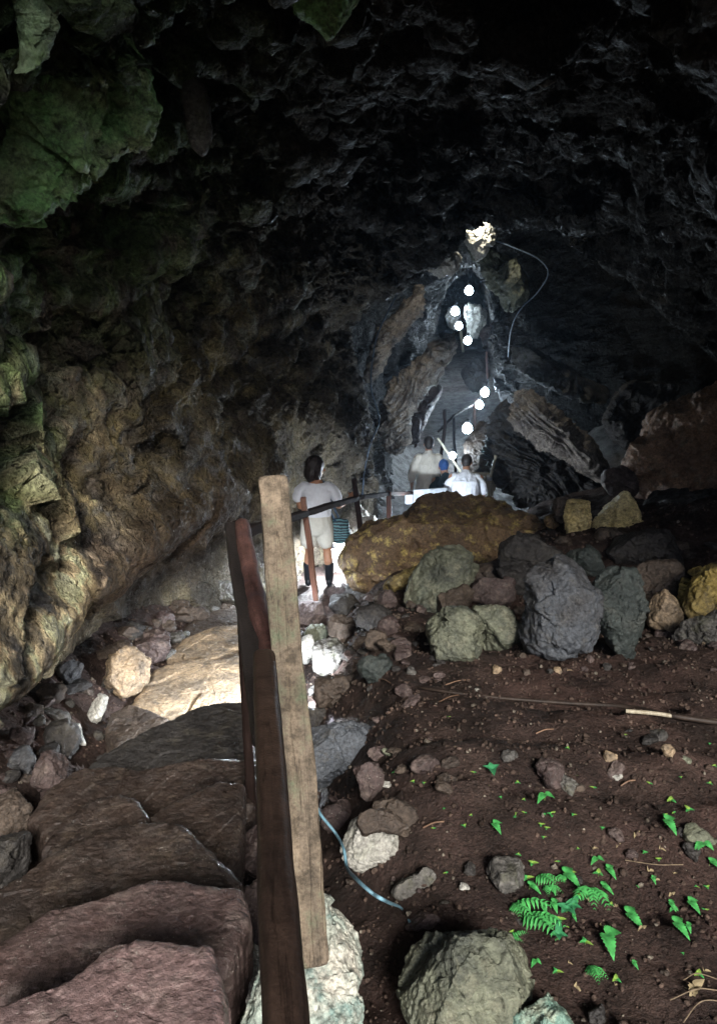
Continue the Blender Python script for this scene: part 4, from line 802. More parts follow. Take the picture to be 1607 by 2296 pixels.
# clods and grit: nobody could count it
def grit():
    V = []; F = []; rs = np.random.RandomState(3); base = 0
    bm = bmesh.new(); bmesh.ops.create_icosphere(bm, subdivisions=1, radius=1); iv = np.array([v.co[:] for v in bm.verts]); fi = np.array([[v.index for v in f.verts] for f in bm.faces]); bm.free()
    n = 42000; Y = 1.0+6.5*rs.rand(n)**1.5; X = interp(Y, PYX, PXX)+rs.uniform(-1.6, 3.6, n)*(.5+.12*Y)
    Z = ground(X, Y); s = (.0015+.011*rs.rand(n)**3.2)*(.6+.16*Y); s = np.where(rs.rand(n) < .006, s*1.5+.004, s)
    rot = rs.normal(size=(n, 3, 3)); 
    jit = 1+.35*rs.normal(size=(n, len(iv), 1))*.6
    sc = rs.uniform(.5, 1.2, (n, 1, 3))
    P = iv[None]*jit*sc*s[:, None, None]+np.stack([X, Y, Z+s*.2], -1)[:, None, :]
    F = (fi[None]+(np.arange(n)*len(iv))[:, None, None]).reshape(-1, 3)
    me = mesh_np('gravel', P.reshape(-1, 3), F)
    c = np.array([.085, .058, .046])*(1+rs.uniform(-.4, .7, (n, 1))); c[rs.rand(n) < .06] = (.25, .22, .18)
    set_col(me, 'tint', np.repeat(c, len(iv), 0)); tag(link('gravel', me, M_ground, smoothed=False), 'brown soil crumbs and grit over the dirt slope', 'gravel', kind='stuff')
grit()
# ------------------------------------------------------------------ plants
M_leaf = plain_mat('fresh_green_leaf', (.06, .31, .08), .5, .55, 2.2, .3); M_leaf2 = plain_mat('yellow_green_leaf', (.22, .38, .07), .5, .3, 60, .3); M_dleaf = plain_mat('deep_green_leaf', (.045, .24, .10), .45, .3, 60, .3)
M_dry = plain_mat('dry_leaf', (.30, .24, .14), .8, .4, 60, .4); M_stem = plain_mat('green_stem', (.12, .2, .05), .6)
def leaf_mesh(L, Wd, teeth, seed, fold=.25, droop=.4):
    rs = np.random.RandomState(seed); n = 26; V = []; F = []
    for i in range(n+1):
        s = i/n; w = Wd*(np.sin(np.pi*min(1, s*1.0)**.62)**.85 if s < 1 else 0)*(1-.25*s)
        if teeth: w *= .72+.38*abs(((s*teeth) % 1)-.0)
        z = -droop*L*s*s+.1*L*s; y = L*s
        V += [(-w, y-.06*L*(w/Wd), z+fold*w), (-w*.5, y, z+fold*w*.35), (0, y, z), (w*.5, y, z+fold*w*.35), (w, y-.06*L*(w/Wd), z+fold*w)]
    for i in range(n):
        for j in range(4): a = i*5+j; F.append((a, a+1, a+6, a+5))
    return np.array(V), np.array(F)
def leaf_obj(name, parts, mat, parent):
    V = []; F = []; b = 0
    for v, f, M in parts:
        v4 = v@np.array(M.to_3x3()).T+np.array(M.translation); V.append(v4); F.append(f+b); b += len(v)
    me = mesh_np(name, np.concatenate(V), np.concatenate(F)); return link(name, me, mat, parent)
def T(loc, rx, ry, rz, s=1): return Matrix.Translation(loc) @ Matrix.Rotation(rz, 4, 'Z') @ Matrix.Rotation(rx, 4, 'X') @ Matrix.Rotation(ry, 4, 'Y') @ Matrix.Scale(s, 4)
def proto_plant(kind, seed):
    rs = random.Random(seed); e = empty(kind, (0, 0, 0))
    if kind == 'fern':
        for k in range(3):
            rz = math.pi+rs.uniform(-1.2, 1.2) if k else math.pi; L = rs.uniform(1.1, 1.6); parts = []; n = 9
            pts = [(0, L*s, .35*math.sin(s*2.2)*L) for s in np.linspace(0, 1, n+1)]
            for i, p in enumerate(pts[1:], 1):
                w = .34*(1.08-i/n)**.75*min(1, .55+.3*i)*L
                for sd in (-1, 1):
                    v, f = leaf_mesh(w, w*.17, 0, i); parts.append((v, f, T(p, rs.uniform(-.3, .1), 0, sd*(-.95), 1)))
            Rz = Matrix.Rotation(rz, 4, 'Z')
            parts = [(v, f, Rz@M) for v, f, M in parts]
            leaf_obj('frond', parts, M_leaf, e)
        link('stem', tube_mesh('stem', [(0, 0, -.15), (0, 0, 0), (0, -.2, .1)], .015, 5), M_stem, e)
    elif kind == 'seedling':
        n = rs.choice([2, 3, 3]); base = rs.uniform(0, 6)
        for k in range(n):
            v, f = leaf_mesh(rs.uniform(.6, 1.0), .3, 6, k); leaf_obj('leaf', [(v, f, T((0, 0, .35), .35, 0, base+k*6.28/n+rs.uniform(-.4, .4)))], rs.choice([M_leaf, M_leaf, M_leaf2]), e)
        link('stem', tube_mesh('stem', [(0, 0, -.2), (.02, 0, .1), (0, 0, .36)], .03, 5), M_stem, e)
    elif kind == 'nettle':
        for k in range(2):
            v, f = leaf_mesh(1.15-.45*k, .36, 9, k, droop=.55); leaf_obj('leaf', [(v, f, T((0, 0, .4), .25, 0, math.pi+rs.uniform(-.5, .5)+k*1.6))], M_leaf, e)
        link('stem', tube_mesh('stem', [(0, .05, -.2), (.02, .03, .1), (0, 0, .42)], .03, 5), M_stem, e)
    elif kind == 'sprout':
        for k, a in enumerate((3.1, 1.3, -1.0, .1)):
            v, f = leaf_mesh(1.1 if k == 0 else .62, .24, 0, k, droop=.2); leaf_obj('leaf', [(v, f, T((0, 0, .35), .3, 0, a))], M_dleaf, e)
        link('stem', tube_mesh('stem', [(0, 0, -.2), (.02, 0, .1), (0, 0, .36)], .03, 5), M_stem, e)
    elif kind == 'dry_leaf':
        v, f = leaf_mesh(1.0, .3, 5, 3, fold=.6, droop=.5); v2, f2_ = leaf_mesh(.6, .25, 0, 4, fold=-.5, droop=-.4)
        leaf_obj('leaf', [(v, f, T((0, 0, .1), .2, 0, 0)), (v2, f2_, T((0, 0, .1), .4, .5, 2.4))], M_dry, e)
    return e
protoP = {}
def plant(kind, px, py, wpx, label, group, rz=None, var=0):
    p = hit(px, py); s = wpx/FPX*np.linalg.norm(p)*{'fern': .78, 'nettle': .58, 'sprout': .52, 'seedling': .42}.get(kind, .5)
    key = (kind, var)
    if key not in protoP: root = proto_plant(kind, 7+var*5); protoP[key] = root
    else:
        src = protoP[key]; root = src.copy(); COL.objects.link(root)
        for ch in list(src.children): c = ch.copy(); COL.objects.link(c); c.parent = root
    root.location = p; root.scale = (s, s, s); root.rotation_euler = (0, 0, rz if rz is not None else random.uniform(-.8, .8))
    for k in ('label', 'category', 'group'):
        if k in root: del root[k]
    tag(root, label, {'fern': 'fern', 'dry_leaf': 'dry leaf'}.get(kind, 'plant'), group)
plant('sprout', 1102, 1735, 62, 'dark green four leaved sprout standing alone in the dirt', None, 0)
G1 = 'ferns at the lower right'
for px, py, w, l, rz in [(1150, 2025, 66, 'broad bright fern left of the fern patch'), (1175, 2050, 78, 'largest bright fern hanging over the dirt bank'), (1200, 1965, 50, 'narrow fern at the top left of the patch'), (1222, 1985, 40, 'small fern beside the narrow one'), (1320, 1990, 80, 'tall pointed fern frond in the middle'), (1260, 1962, 30, 'short fern at the top of the patch'), (1140, 2100, 30, 'tiny fern above the pitted boulder'), (1228, 2050, 44, 'young fern in the centre of the patch'), (1320, 2165, 44, 'pale young fern at the bottom of the patch')] and [(a, b, c, d, None) for a, b, c, d in [(1150, 2025, 66, 'broad bright fern left of the fern patch'), (1175, 2050, 78, 'largest bright fern hanging over the dirt bank'), (1200, 1965, 50, 'narrow fern at the top left of the patch'), (1222, 1985, 40, 'small fern beside the narrow one'), (1320, 1990, 80, 'tall pointed fern frond in the middle'), (1260, 1962, 30, 'short fern at the top of the patch'), (1140, 2100, 30, 'tiny fern above the pitted boulder'), (1228, 2050, 44, 'young fern in the centre of the patch'), (1320, 2165, 44, 'pale young fern at the bottom of the patch')]]:
    plant('fern', px, py, w, l, G1, rz, random.randrange(3))
for px, py, w, l in [(1265, 1970, 60, 'toothed leaf plant at the top of the fern patch'), (1355, 2110, 76, 'large toothed leaf plant right of the fern patch'), (1360, 1955, 40, 'toothed leaf plant right above the tall frond'), (1510, 2080, 55, 'toothed leaf plant low near the right edge'), (1542, 2030, 45, 'toothed leaf plant beside the low right one'), (1500, 2030, 30, 'small toothed plant above the low right one'), (1590, 1940, 40, 'toothed leaf plant at the right edge'), (1575, 1900, 50, 'tall toothed plant by the grey green stone'), (1220, 1790, 46, 'toothed plant with a yellow leaf left of the round grey pebble'), (1405, 2060, 60, 'yellow green plant with a curled leaf'), (1105, 1855, 44, 'toothed seedling above the soil bank'), (1490, 1850, 56, 'leafy plant left of the grey green stone')]:
    plant('nettle', px, py, w, l, 'toothed plants at the lower right', None, random.randrange(3))
for px, py, w, l in [(1270, 2050, 74, 'round leaved plant in the centre of the fern patch'), (1250, 2105, 60, 'dark leaved plant below the round leaved one'), (1285, 2040, 50, 'narrow upright leaf beside the round leaved plant')]:
    plant('sprout', px, py, w, l, None, random.uniform(1, 3), 1)
sd = [(1100, 1640), (1272, 1680), (1290, 1740), (1062, 1735), (1122, 1790), (1173, 1795), (1160, 1758), (1090, 1765), (972, 1860), (995, 1815), (1055, 1830), (1040, 1855), (1285, 1830), (1175, 1825), (1220, 1828), (1225, 1860), (1295, 1905), (1218, 1880), (1250, 1935), (1445, 1915), (1475, 1930), (1495, 1865), (1490, 1830), (1510, 1825), (1590, 1670), (1600, 1720), (1590, 1760), (1525, 1745), (1455, 1760), (885, 1735), (925, 1755), (950, 1758), (1005, 1610), (1000, 1960), (1530, 2140), (1400, 1650), (1430, 1990), (1560, 1990), (1330, 1770), (1350, 1860)]
for i, (px, py) in enumerate(sd):
    plant('seedling', px, py, random.uniform(13, 26), 'tiny green seedling on the brown dirt slope', 'tiny seedlings on the dirt slope', None, i % 5)
for i in range(34):
    px = random.choice([random.gauss(1250, 75), random.uniform(1050, 1600)]); py = random.choice([random.gauss(2040, 70), random.uniform(1780, 2200)])
    plant(random.choice(['seedling', 'seedling', 'nettle']), min(px, 1600), py, random.uniform(20, 42), 'small green sprig growing among the ferns at the lower right', 'small sprigs among the ferns', None, i % 3)
dl = [(1330, 1905), (1345, 1925), (1345, 1960), (1455, 1955), (1470, 1975), (1510, 1960), (1505, 2005), (1320, 2010), (1275, 2160), (1395, 1985), (1385, 1895), (1480, 1905), (1440, 2080), (1380, 2210), (1345, 2075), (1290, 2215), (1540, 2220), (1580, 2180), (1380, 2035), (1425, 1870)]
for i, (px, py) in enumerate(dl):
    plant('dry_leaf', px, py, random.uniform(14, 34), 'curled dry leaf lying in the dirt around the ferns', 'dry leaves around the ferns', random.uniform(0, 6), i % 3)
plant('dry_leaf', 1555, 2215, 70, 'big folded tan dry leaf near the bottom right corner', None, 2.6, 4)
for pts, lab in [([(1530, 2205), (1560, 2190), (1610, 2205), (1650, 2230)], 'thin pale root arching at the bottom right'), ([(1500, 2250), (1560, 2225), (1610, 2228), (1650, 2225)], 'pale root running straight to the right edge'), ([(1530, 2300), (1560, 2260), (1590, 2250), (1640, 2260)], 'forked pale root in the bottom right corner'), ([(1400, 1935), (1470, 1945), (1530, 1945)], 'thin brown root among the dry leaves')]:
    o = link('root', tube_mesh('root', catmull(onground(pts, .012), 8), .0018, 6), plain_mat('root_bark', (.16, .12, .08), .8, .4, 60, .4)); tag(o, lab, 'root')
plant('seedling', 925, 1972, 14, 'tiny yellow sprig on the rough grey stone', None, 0, 3)
# ------------------------------------------------------------------ people
def loft(bm, pts, rad, ref=(0, 1, 0), n=16):
    """closed tapering limb; rad = list of (rx, ry)"""
    pts = [np.array(p, float) for p in pts]; rings = []
    T0 = np.gradient(np.array(pts), axis=0)
    seq = []
    for k, (p, r) in enumerate(zip(pts, rad)):
        r = (r, r) if isinstance(r, (int, float)) else r
        seq.append((p, r, T0[k]/np.linalg.norm(T0[k])))
    p, r, t = seq[0]; pre = [(p-t*min(r)*.85, (r[0]*.35, r[1]*.35), t), (p-t*min(r)*.5, (r[0]*.8, r[1]*.8), t)]
    p, r, t = seq[-1]; post = [(p+t*min(r)*.5, (r[0]*.8, r[1]*.8), t), (p+t*min(r)*.85, (r[0]*.35, r[1]*.35), t)]
    for p, r, t in pre+seq+post:
        a, b, _ = frame(t, ref)
        rings.append([bm.verts.new(Vector(p+a*r[0]*math.cos(u)+b*r[1]*math.sin(u))) for u in np.linspace(0, 2*math.pi, n, endpoint=False)])
    for A, B_ in zip(rings[:-1], rings[1:]):
        for i in range(n): bm.faces.new((A[i], A[(i+1) % n], B_[(i+1) % n], B_[i]))
    bm.faces.new(rings[0][::-1]); bm.faces.new(rings[-1])
def ell(bm, c, r, rot=None):
    m = Matrix.Translation(c) @ (rot.to_4x4() if rot else Matrix()) @ Matrix.Diagonal((*r, 1))
    bmesh.ops.create_uvsphere(bm, u_segments=20, v_segments=14, radius=1, matrix=m)
def solid(name, bm, mat, parent, vox=.007, sm=4):
    me = bpy.data.meshes.new(name); bmesh.ops.recalc_face_normals(bm, faces=bm.faces); bm.to_mesh(me); bm.free()
    t = bpy.data.objects.new('tmp', me); COL.objects.link(t)
    rm = t.modifiers.new('r', 'REMESH'); rm.mode = 'VOXEL'; rm.voxel_size = vox
    s = t.modifiers.new('s', 'SMOOTH'); s.factor = .5; s.iterations = sm
    bpy.context.view_layer.update(); dg = bpy.context.evaluated_depsgraph_get()
    me2 = bpy.data.meshes.new_from_object(t.evaluated_get(dg)); me2.name = name
    bpy.data.objects.remove(t); return link(name, me2, mat, parent)
def wrinkle(o, amp, f=9):
    me = o.data; n = len(me.vertices); V = np.zeros(n*3, np.float32); me.vertices.foreach_get('co', V); V = V.reshape(-1, 3)
    N = np.zeros(n*3, np.float32); me.vertices.foreach_get('normal', N); N = N.reshape(-1, 3)
    d = fbm(V*np.array([f*1.2, f, f*.45])+.3, 3, .5, ridged=True); V = V+N*(d*amp)[:, None]
    me.vertices.foreach_set('co', V.ravel().astype(np.float32)); me.update()
def hand(bm, wr, d, palm, side, curl=.5, s=1.0):
    """wrist point, pointing direction, palm normal, side = direction of the thumb"""
    d = np.array(d, float); d /= np.linalg.norm(d); pn = np.array(palm, float); pn -= d*(pn@d); pn /= np.linalg.norm(pn); sd = np.array(side, float); sd -= d*(sd@d)+pn*(sd@pn); sd /= np.linalg.norm(sd)
    wr = np.array(wr, float); loft(bm, [wr, wr+d*.04*s, wr+d*.085*s], [(.026*s, .017*s), (.038*s, .016*s), (.040*s, .013*s)], ref=tuple(pn))
    for k, (o_, L) in enumerate(zip((.030, .010, -.010, -.029), (.072, .08, .075, .058))):
        b = wr+d*.085*s+sd*o_*s; p = [b]; v = d.copy()
        for j, fr in enumerate((.42, .32, .26)):
            a = curl*(.55+.25*j); v = v*math.cos(a)+pn*math.sin(a); v /= np.linalg.norm(v); p.append(p[-1]+v*L*fr*s)
        loft(bm, p, [.009*s, .0085*s, .008*s, .0065*s], ref=tuple(sd), n=10)
    b = wr+d*.03*s+sd*.03*s; v = d*.6+sd*.7+pn*.35; v /= np.linalg.norm(v); v2 = d*.85+sd*.25+pn*.4; v2 /= np.linalg.norm(v2)
    loft(bm, [b, b+v*.035*s, b+v*.035*s+v2*.03*s], [.012*s, .010*s, .008*s], ref=tuple(pn), n=10)
def head(bm, c, face, s=1.0):
    c = np.array(c, float); f = np.array(face, float); f /= np.linalg.norm(f); up = np.array([0, 0, 1.]); up = up-f*(f@up); up /= np.linalg.norm(up); r = np.cross(f, up)
    rot = Matrix(((r[0], f[0], up[0]), (r[1], f[1], up[1]), (r[2], f[2], up[2])))
    def P(a, b, z): return tuple(c+(r*a+f*b+up*z)*s)
    ell(bm, P(0, -.01, .02), (.076*s, .096*s, .105*s), rot); ell(bm, P(0, .03, -.055), (.055*s, .06*s, .06*s), rot); ell(bm, P(0, .062, -.098), (.024*s, .022*s, .018*s), rot)
    loft(bm, [P(0, .084, .02), P(0, .102, -.012), P(0, .108, -.028)], [.008*s, .012*s, .015*s], n=10)
    ell(bm, P(0, .085, -.058), (.024*s, .013*s, .007*s), rot); ell(bm, P(0, .082, -.070), (.021*s, .012*s, .008*s), rot)
    ell(bm, P(0, .082, .034), (.05*s, .012*s, .01*s), rot)
    for sd in (-1, 1): ell(bm, P(sd*.078, -.008, -.008), (.009*s, .019*s, .032*s), rot)
    return P, rot
SKIN1 = plain_mat('tan_skin', (.34, .17, .10), .5, .08, 20, .05); SKIN2 = plain_mat('light_skin', (.42, .23, .16), .5, .08, 20, .05)
HAIR = plain_mat('dark_hair', (.018, .012, .010), .42, .4, 90, .6); HAIRB = plain_mat('dark_brown_hair', (.016, .009, .007), .4, .4, 90, .6)
TEE = plain_mat('white_cotton', (.72, .74, .80), .9, .06, 25, .2); CREAM = plain_mat('cream_linen', (.66, .63, .56), .9, .08, 25, .3); KHAKI = plain_mat('khaki_cotton', (.50, .45, .36), .9, .1, 25, .3)
BONE = plain_mat('off_white_cotton', (.58, .56, .50), .9, .06, 25, .2); BOOT = plain_mat('black_rubber', (.010, .012, .016), .35, .2, 20, .1); NAVY = plain_mat('dark_teal_cotton', (.012, .03, .045), .85, .2, 30, .2)
BLUE = plain_mat('blue_cap_cloth', (.03, .10, .32), .7, .2, 30, .1); EYE = plain_mat('eye_white', (.6, .6, .58), .3, .05)
def eyes(root, P, rot, s=1.0):
    for sd in (-1, 1):
        bm = bmesh.new(); ell(bm, P(sd*.031, .083, .012), (.013, .009, .008), rot); me = bpy.data.meshes.new('eye'); bm.to_mesh(me); bm.free(); link('eye', me, EYE, root)
# woman, seen from behind, head turned right, right arm bent forward
wz = at(712, 1312, 9.0); e = empty('person', wz, 0)
tag(e, 'woman seen from behind with dark bob hair, white t-shirt, off white shorts and black boots', 'person')
S = 1.0
bm = bmesh.new()
Pw, rot = head(bm, (.0, .03, 1.475), (.93, .30, -.12)); 
loft(bm, [(0, 0, 1.26), (0, .01, 1.33), (.0, .02, 1.40)], [(.06, .055), (.048, .05), (.05, .052)])
loft(bm, [(0, 0, .80), (0, 0, .95), (0, .0, 1.1), (0, -.01, 1.22), (0, 0, 1.29)], [(.16, .11), (.15, .10), (.135, .09), (.165, .10), (.09, .07)], ref=(0, 1, 0))
sh = {-1: (-.165, 0, 1.25), 1: (.165, 0, 1.25)}
loft(bm, [sh[1], (.235, .02, 1.12), (.265, .04, 1.0)], [.048, .042, .037]); loft(bm, [(.265, .04, 1.0), (.33, .16, 1.01), (.40, .27, 1.05)], [.037, .033, .024]); hand(bm, (.40, .27, 1.05), (.5, .8, .25), (-.5, .2, -.6), (0, 0, 1), .6)
loft(bm, [sh[-1], (-.215, .03, 1.1), (-.20, .06, .99)], [.048, .042, .037]); loft(bm, [(-.20, .06, .99), (-.12, .20, 1.0), (-.02, .27, 1.03)], [.037, .033, .024]); hand(bm, (-.02, .27, 1.03), (.8, .5, .1), (0, -.2, -.9), (0, 1, .2), .7)
for sd in (-1, 1):
    x = sd*.085; loft(bm, [(x, 0, .82), (x*1.05+(.02 if sd > 0 else 0), .01, .62), (x*1.1+(.03 if sd > 0 else 0), .02, .44)], [.088, .068, .052]); xx = x*1.1+(.03 if sd > 0 else 0)
    loft(bm, [(xx, .02, .44), (xx+.012*sd, -.01, .33), (xx+.02*sd, 0, .10)], [.051, .055, .036]); loft(bm, [(xx+.02*sd, -.02, .05), (xx+.03*sd, .12, .03)], [.035, .03])
solid('body', bm, SKIN1, e, .006); eyes(e, Pw, rot)
bm = bmesh.new(); loft(bm, [(0, 0, .91), (0, 0, 1.0), (0, 0, 1.1), (0, -.01, 1.2), (0, 0, 1.265), (0, .005, 1.30)], [(.185, .135), (.175, .125), (.168, .115), (.19, .12), (.155, .09), (.075, .06)])
loft(bm, [(.13, 0, 1.25), (.205, .015, 1.19), (.245, .03, 1.11)], [.07, .068, .066]); loft(bm, [(-.13, 0, 1.25), (-.20, .015, 1.19), (-.225, .03, 1.11)], [.07, .068, .066])
o = solid('t_shirt', bm, TEE, e, .007); wrinkle(o, .006)
bm = bmesh.new(); loft(bm, [(0, 0, .92), (0, 0, .80), (0, 0, .74)], [(.172, .13), (.19, .14), (.185, .13)])
for sd in (-1, 1): loft(bm, [(sd*.09, 0, .78), (sd*.10, .01, .66), (sd*.105, .01, .56)], [.105, .102, .10])
o = solid('shorts', bm, BONE, e, .007); wrinkle(o, .005)
for sd in (-1, 1):
    xx = sd*.0935+(.03 if sd > 0 else 0)+.02*sd; bm = bmesh.new(); loft(bm, [(xx, 0, .28), (xx, 0, .18), (xx, 0, .08)], [.062, .055, .052]); loft(bm, [(xx, -.03, .045), (xx+.01*sd, .07, .035), (xx+.02*sd, .15, .03)], [(.048, .042), (.05, .038), (.042, .03)]); solid('boot', bm, BOOT, e, .007)
bm = bmesh.new(); ell(bm, Pw(0, -.026, .034), (.108, .118, .118), rot); ell(bm, Pw(0, -.055, -.06), (.11, .085, .12), rot); ell(bm, Pw(.045, .005, -.055), (.05, .055, .10), rot); ell(bm, Pw(-.05, -.01, -.055), (.045, .05, .09), rot)
o = solid('hair', bm, HAIRB, e, .006, 3); wrinkle(o, .005, 22)
# her shoulder bag, a thing of its own
bp_ = wz+np.array([.275, .06, .70]); be = empty('shoulder_bag', bp_); tag(be, 'dark teal patterned bag with a blue strap hanging at the woman\'s right hip', 'bag')
m, N_, L_, P_ = new_mat('teal_woven_cloth'); tc = N_.new('ShaderNodeTexCoord'); wv = N_.new('ShaderNodeTexWave'); wv.bands_direction = 'Z'; wv.inputs['Scale'].default_value = 9; wv.inputs['Distortion'].default_value = 5; wv.inputs['Detail'].default_value = 3; L_.new(tc.outputs['Object'], wv.inputs[0])
rp = N_.new('ShaderNodeValToRGB'); rp.color_ramp.elements[0].color = (.008, .02, .03, 1); rp.color_ramp.elements[1].color = (.10, .22, .24, 1); rp.color_ramp.elements[0].position = .45; rp.color_ramp.elements[1].position = .8; L_.new(wv.outputs[0], rp.inputs[0]); L_.new(rp.outputs[0], P_.inputs['Base Color']); P_.inputs['Roughness'].default_value = .6
bm = bmesh.new(); loft(bm, [(0, 0, .10), (0, 0, .02), (0, 0, -.08), (0, 0, -.13)], [(.11, .05), (.125, .06), (.135, .065), (.10, .05)], ref=(0, 1, 0)); o = solid('bag_body', bm, m, be, .007); wrinkle(o, .01, 12)
link('strap', tube_mesh('strap', catmull([(-.05, -.045, .12), (-.13, -.10, .30), (-.185, -.13, .45), (-.195, -.10, .545), (-.19, -.05, .60), (-.185, .02, .585), (-.15, .05, .45), (0, .02, .12)], 8), .012, 8), plain_mat('blue_strap', (.02, .05, .10), .6), be)
# man in the white long shirt
mz = at(961, 1000, 12.6); mz = np.array([mz[0], 12.6, at(961, 979, 12.6)[2]-1.70]); e = empty('person', mz, 0)
tag(e, 'man with short black hair in a loose white shirt and khaki trousers walking away', 'person')
bm = bmesh.new(); Pm, rot = head(bm, (0, .03, 1.575), (0, 1, -.15)); loft(bm, [(0, 0, 1.36), (0, .01, 1.43), (0, .02, 1.5)], [(.07, .06), (.055, .056), (.056, .058)])
loft(bm, [(0, 0, .86), (0, 0, 1.05), (0, -.01, 1.25), (0, 0, 1.38)], [(.15, .10), (.145, .10), (.175, .11), (.10, .08)])
for sd in (-1, 1):
    loft(bm, [(sd*.185, 0, 1.35), (sd*.235, -.01, 1.2), (sd*.255, 0, 1.07)], [.055, .048, .042]); loft(bm, [(sd*.255, 0, 1.07), (sd*.262, .04, .95), (sd*.268, .07, .85)], [.041, .036, .026]); hand(bm, (sd*.268, .07, .85), (0.05*sd, .1, -1), (-sd, 0, 0), (0, 1, 0), .35)
    y = .10*sd; loft(bm, [(sd*.09, 0, .88), (sd*.095, y*.6, .66), (sd*.1, y, .47)], [.09, .075, .056]); loft(bm, [(sd*.1, y, .47), (sd*.1, y*1.1-.03, .3), (sd*.1, y*1.2-.03, .1)], [.055, .052, .04]); loft(bm, [(sd*.1, y*1.2-.05, .05), (sd*.11, y*1.2+.1, .035)], [.042, .034])
solid('body', bm, SKIN2, e, .007); eyes(e, Pm, rot)
bm = bmesh.new(); ell(bm, Pm(0, -.022, .036), (.085, .10, .098), rot); ell(bm, Pm(0, -.055, -.02), (.07, .055, .07), rot); o = solid('hair', bm, HAIR, e, .006, 2); wrinkle(o, .003, 40)
bm = bmesh.new(); loft(bm, [(0, 0, .76), (0, 0, .95), (0, 0, 1.1), (0, -.01, 1.25), (0, 0, 1.36), (0, .005, 1.43)], [(.21, .15), (.19, .14), (.185, .13), (.20, .13), (.18, .10), (.068, .064)])
for sd in (-1, 1): loft(bm, [(sd*.15, 0, 1.35), (sd*.235, -.005, 1.2), (sd*.27, .01, 1.06), (sd*.275, .03, .98)], [.075, .072, .066, .06])
o = solid('shirt', bm, CREAM, e, .008); wrinkle(o, .012, 8)
bm = bmesh.new(); loft(bm, [(0, 0, .92), (0, 0, .82)], [(.17, .13), (.175, .135)])
for sd in (-1, 1):
    y = .10*sd; loft(bm, [(sd*.09, 0, .84), (sd*.098, y*.6, .64), (sd*.1, y, .47), (sd*.1, y*1.15-.02, .28)], [.108, .098, .085, .075])
o = solid('trousers', bm, KHAKI, e, .008); wrinkle(o, .008, 9)
for sd in (-1, 1):
    y = .12*sd-.03; bm = bmesh.new(); loft(bm, [(sd*.1, y, .32), (sd*.1, y, .1)], [.068, .056]); loft(bm, [(sd*.1, y-.02, .05), (sd*.11, y+.14, .04)], [(.055, .045), (.046, .034)]); solid('boot', bm, BOOT, e, .008)
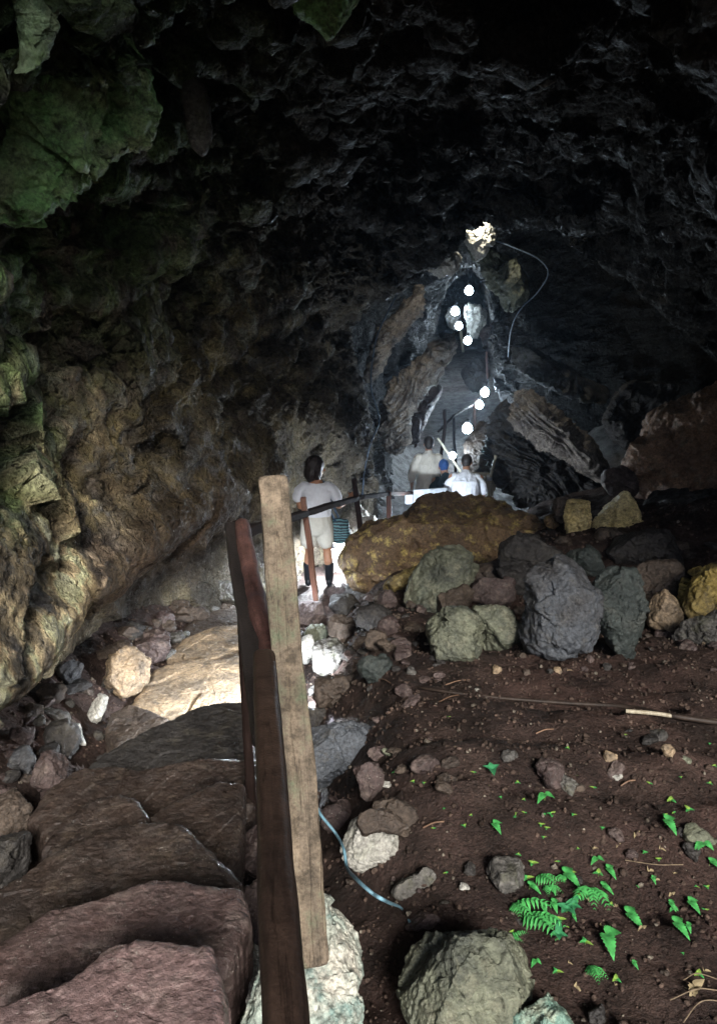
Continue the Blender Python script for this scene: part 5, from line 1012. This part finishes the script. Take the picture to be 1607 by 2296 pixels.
# two bending men
def bent(label, px, py, Y, rz, shirt, cap, capname, skin, lean, w=1.0):
    top = at(px, py, Y); H = 1.66; c, s_ = math.cos(lean), math.sin(lean); hipz = .84
    def tp(x, y, z):          # rotate upper body about the hip
        return (x, y*c+(z-hipz)*s_, hipz+(z-hipz)*c-y*s_)
    hz = tp(0, .06, 1.62)[2]+.09
    base = np.array([top[0], Y, top[2]-hz]); hx = tp(0, 0, 1.55)
    base = base-np.array([-math.sin(rz)*hx[1], math.cos(rz)*hx[1], 0])*.5
    e = empty('person', base, rz); tag(e, label, 'person'); bm = bmesh.new()
    fc = np.array(tp(0, 1, hipz-.0))-np.array(tp(0, 0, hipz)); P, rot = head(bm, tp(0, .05, 1.55), (.15, fc[1], fc[2]+.1))
    loft(bm, [tp(0, 0, 1.33), tp(0, .01, 1.41), tp(0, .03, 1.49)], [(.07, .06), (.056, .056), (.058, .058)])
    loft(bm, [tp(0, 0, .82), tp(0, 0, 1.02), tp(0, -.03, 1.2), tp(0, 0, 1.34)], [(.15*w, .11), (.15*w, .105), (.18*w, .12), (.11, .08)])
    hands = []
    for sd in (-1, 1):
        a = tp(sd*.19*w, 0, 1.31); b = tp(sd*.25*w, .10, 1.08); d = tp(sd*.18, .32, 1.0); loft(bm, [a, b], [.056, .045]); loft(bm, [b, d], [.044, .028]); hand(bm, d, tuple(np.array(d)-np.array(b)), (0, 0, -1), (-sd, 0, 0), .5)
        loft(bm, [(sd*.09, 0, .84), (sd*.11, .12, .46)], [.09, .058]); loft(bm, [(sd*.11, .12, .46), (sd*.11, .03, .3), (sd*.11, 0, .1)], [.056, .054, .04]); loft(bm, [(sd*.11, -.02, .05), (sd*.12, .13, .035)], [.042, .034])
    solid('body', bm, skin, e, .008); eyes(e, P, rot)
    bm = bmesh.new(); ell(bm, P(0, -.022, .036), (.084, .10, .097), rot); ell(bm, P(0, -.055, -.02), (.068, .055, .065), rot)
    if cap is not HAIR: loft(bm, [P(0, .06, .055), P(0, .15, .04)], [(.06, .008), (.045, .006)])
    o = solid(capname, bm, cap, e, .007, 2)
    bm = bmesh.new(); loft(bm, [tp(0, 0, .84), tp(0, 0, 1.0), tp(0, -.03, 1.2), tp(0, 0, 1.31), tp(0, .005, 1.385)], [(.18*w, .14), (.175*w, .13), (.20*w, .135), (.175*w, .10), (.07, .066)])
    for sd in (-1, 1): loft(bm, [tp(sd*.14*w, 0, 1.30), tp(sd*.225*w, .03, 1.2), tp(sd*.25*w, .09, 1.11)], [.075, .07, .066])
    o = solid('t_shirt', bm, shirt, e, .008); wrinkle(o, .010, 8)
    bm = bmesh.new(); loft(bm, [(0, 0, .90), (0, 0, .80)], [(.165, .13), (.17, .135)])
    for sd in (-1, 1): loft(bm, [(sd*.09, 0, .82), (sd*.11, .12, .46), (sd*.11, .03, .28), (sd*.11, 0, .12)], [.105, .08, .075, .07])
    solid('trousers', bm, NAVY, e, .009)
    for sd in (-1, 1): bm = bmesh.new(); loft(bm, [(sd*.11, -.03, .055), (sd*.12, .15, .04)], [(.056, .048), (.048, .036)]); solid('shoe', bm, BOOT, e, .009)
bent('man with short dark hair in a white t-shirt bending forward behind the huge boulder', 1046, 1021, 11.7, -.15, TEE, HAIR, 'hair', SKIN1, .42, 1.12)
bent('man in a blue cap and dark teal shirt bending behind the lit bulb', 1004, 1034, 12.3, .2, NAVY, BLUE, 'cap', SKIN2, .55)

# ------------------------------------------------------------------ thin blue haze added for a glow around the lamps
if HAZE > 0:
    hm = bpy.data.materials.new('lamp_glow_haze'); hm.use_nodes = True; n_ = hm.node_tree.nodes; n_.clear()
    out = n_.new('ShaderNodeOutputMaterial'); pv = n_.new('ShaderNodeVolumePrincipled'); pv.inputs['Color'].default_value = (.62, .78, 1, 1); pv.inputs['Density'].default_value = HAZE; pv.inputs['Anisotropy'].default_value = .85
    hm.node_tree.links.new(pv.outputs[0], out.inputs['Volume'])
    bm = bmesh.new(); bmesh.ops.create_cube(bm, size=1); me = bpy.data.meshes.new('haze'); bm.to_mesh(me); bm.free()
    ho = link('haze', me, hm, smoothed=False); ho.location = (2, 12, 0); ho.scale = (40, 54, 20); tag(ho, kind='stuff')
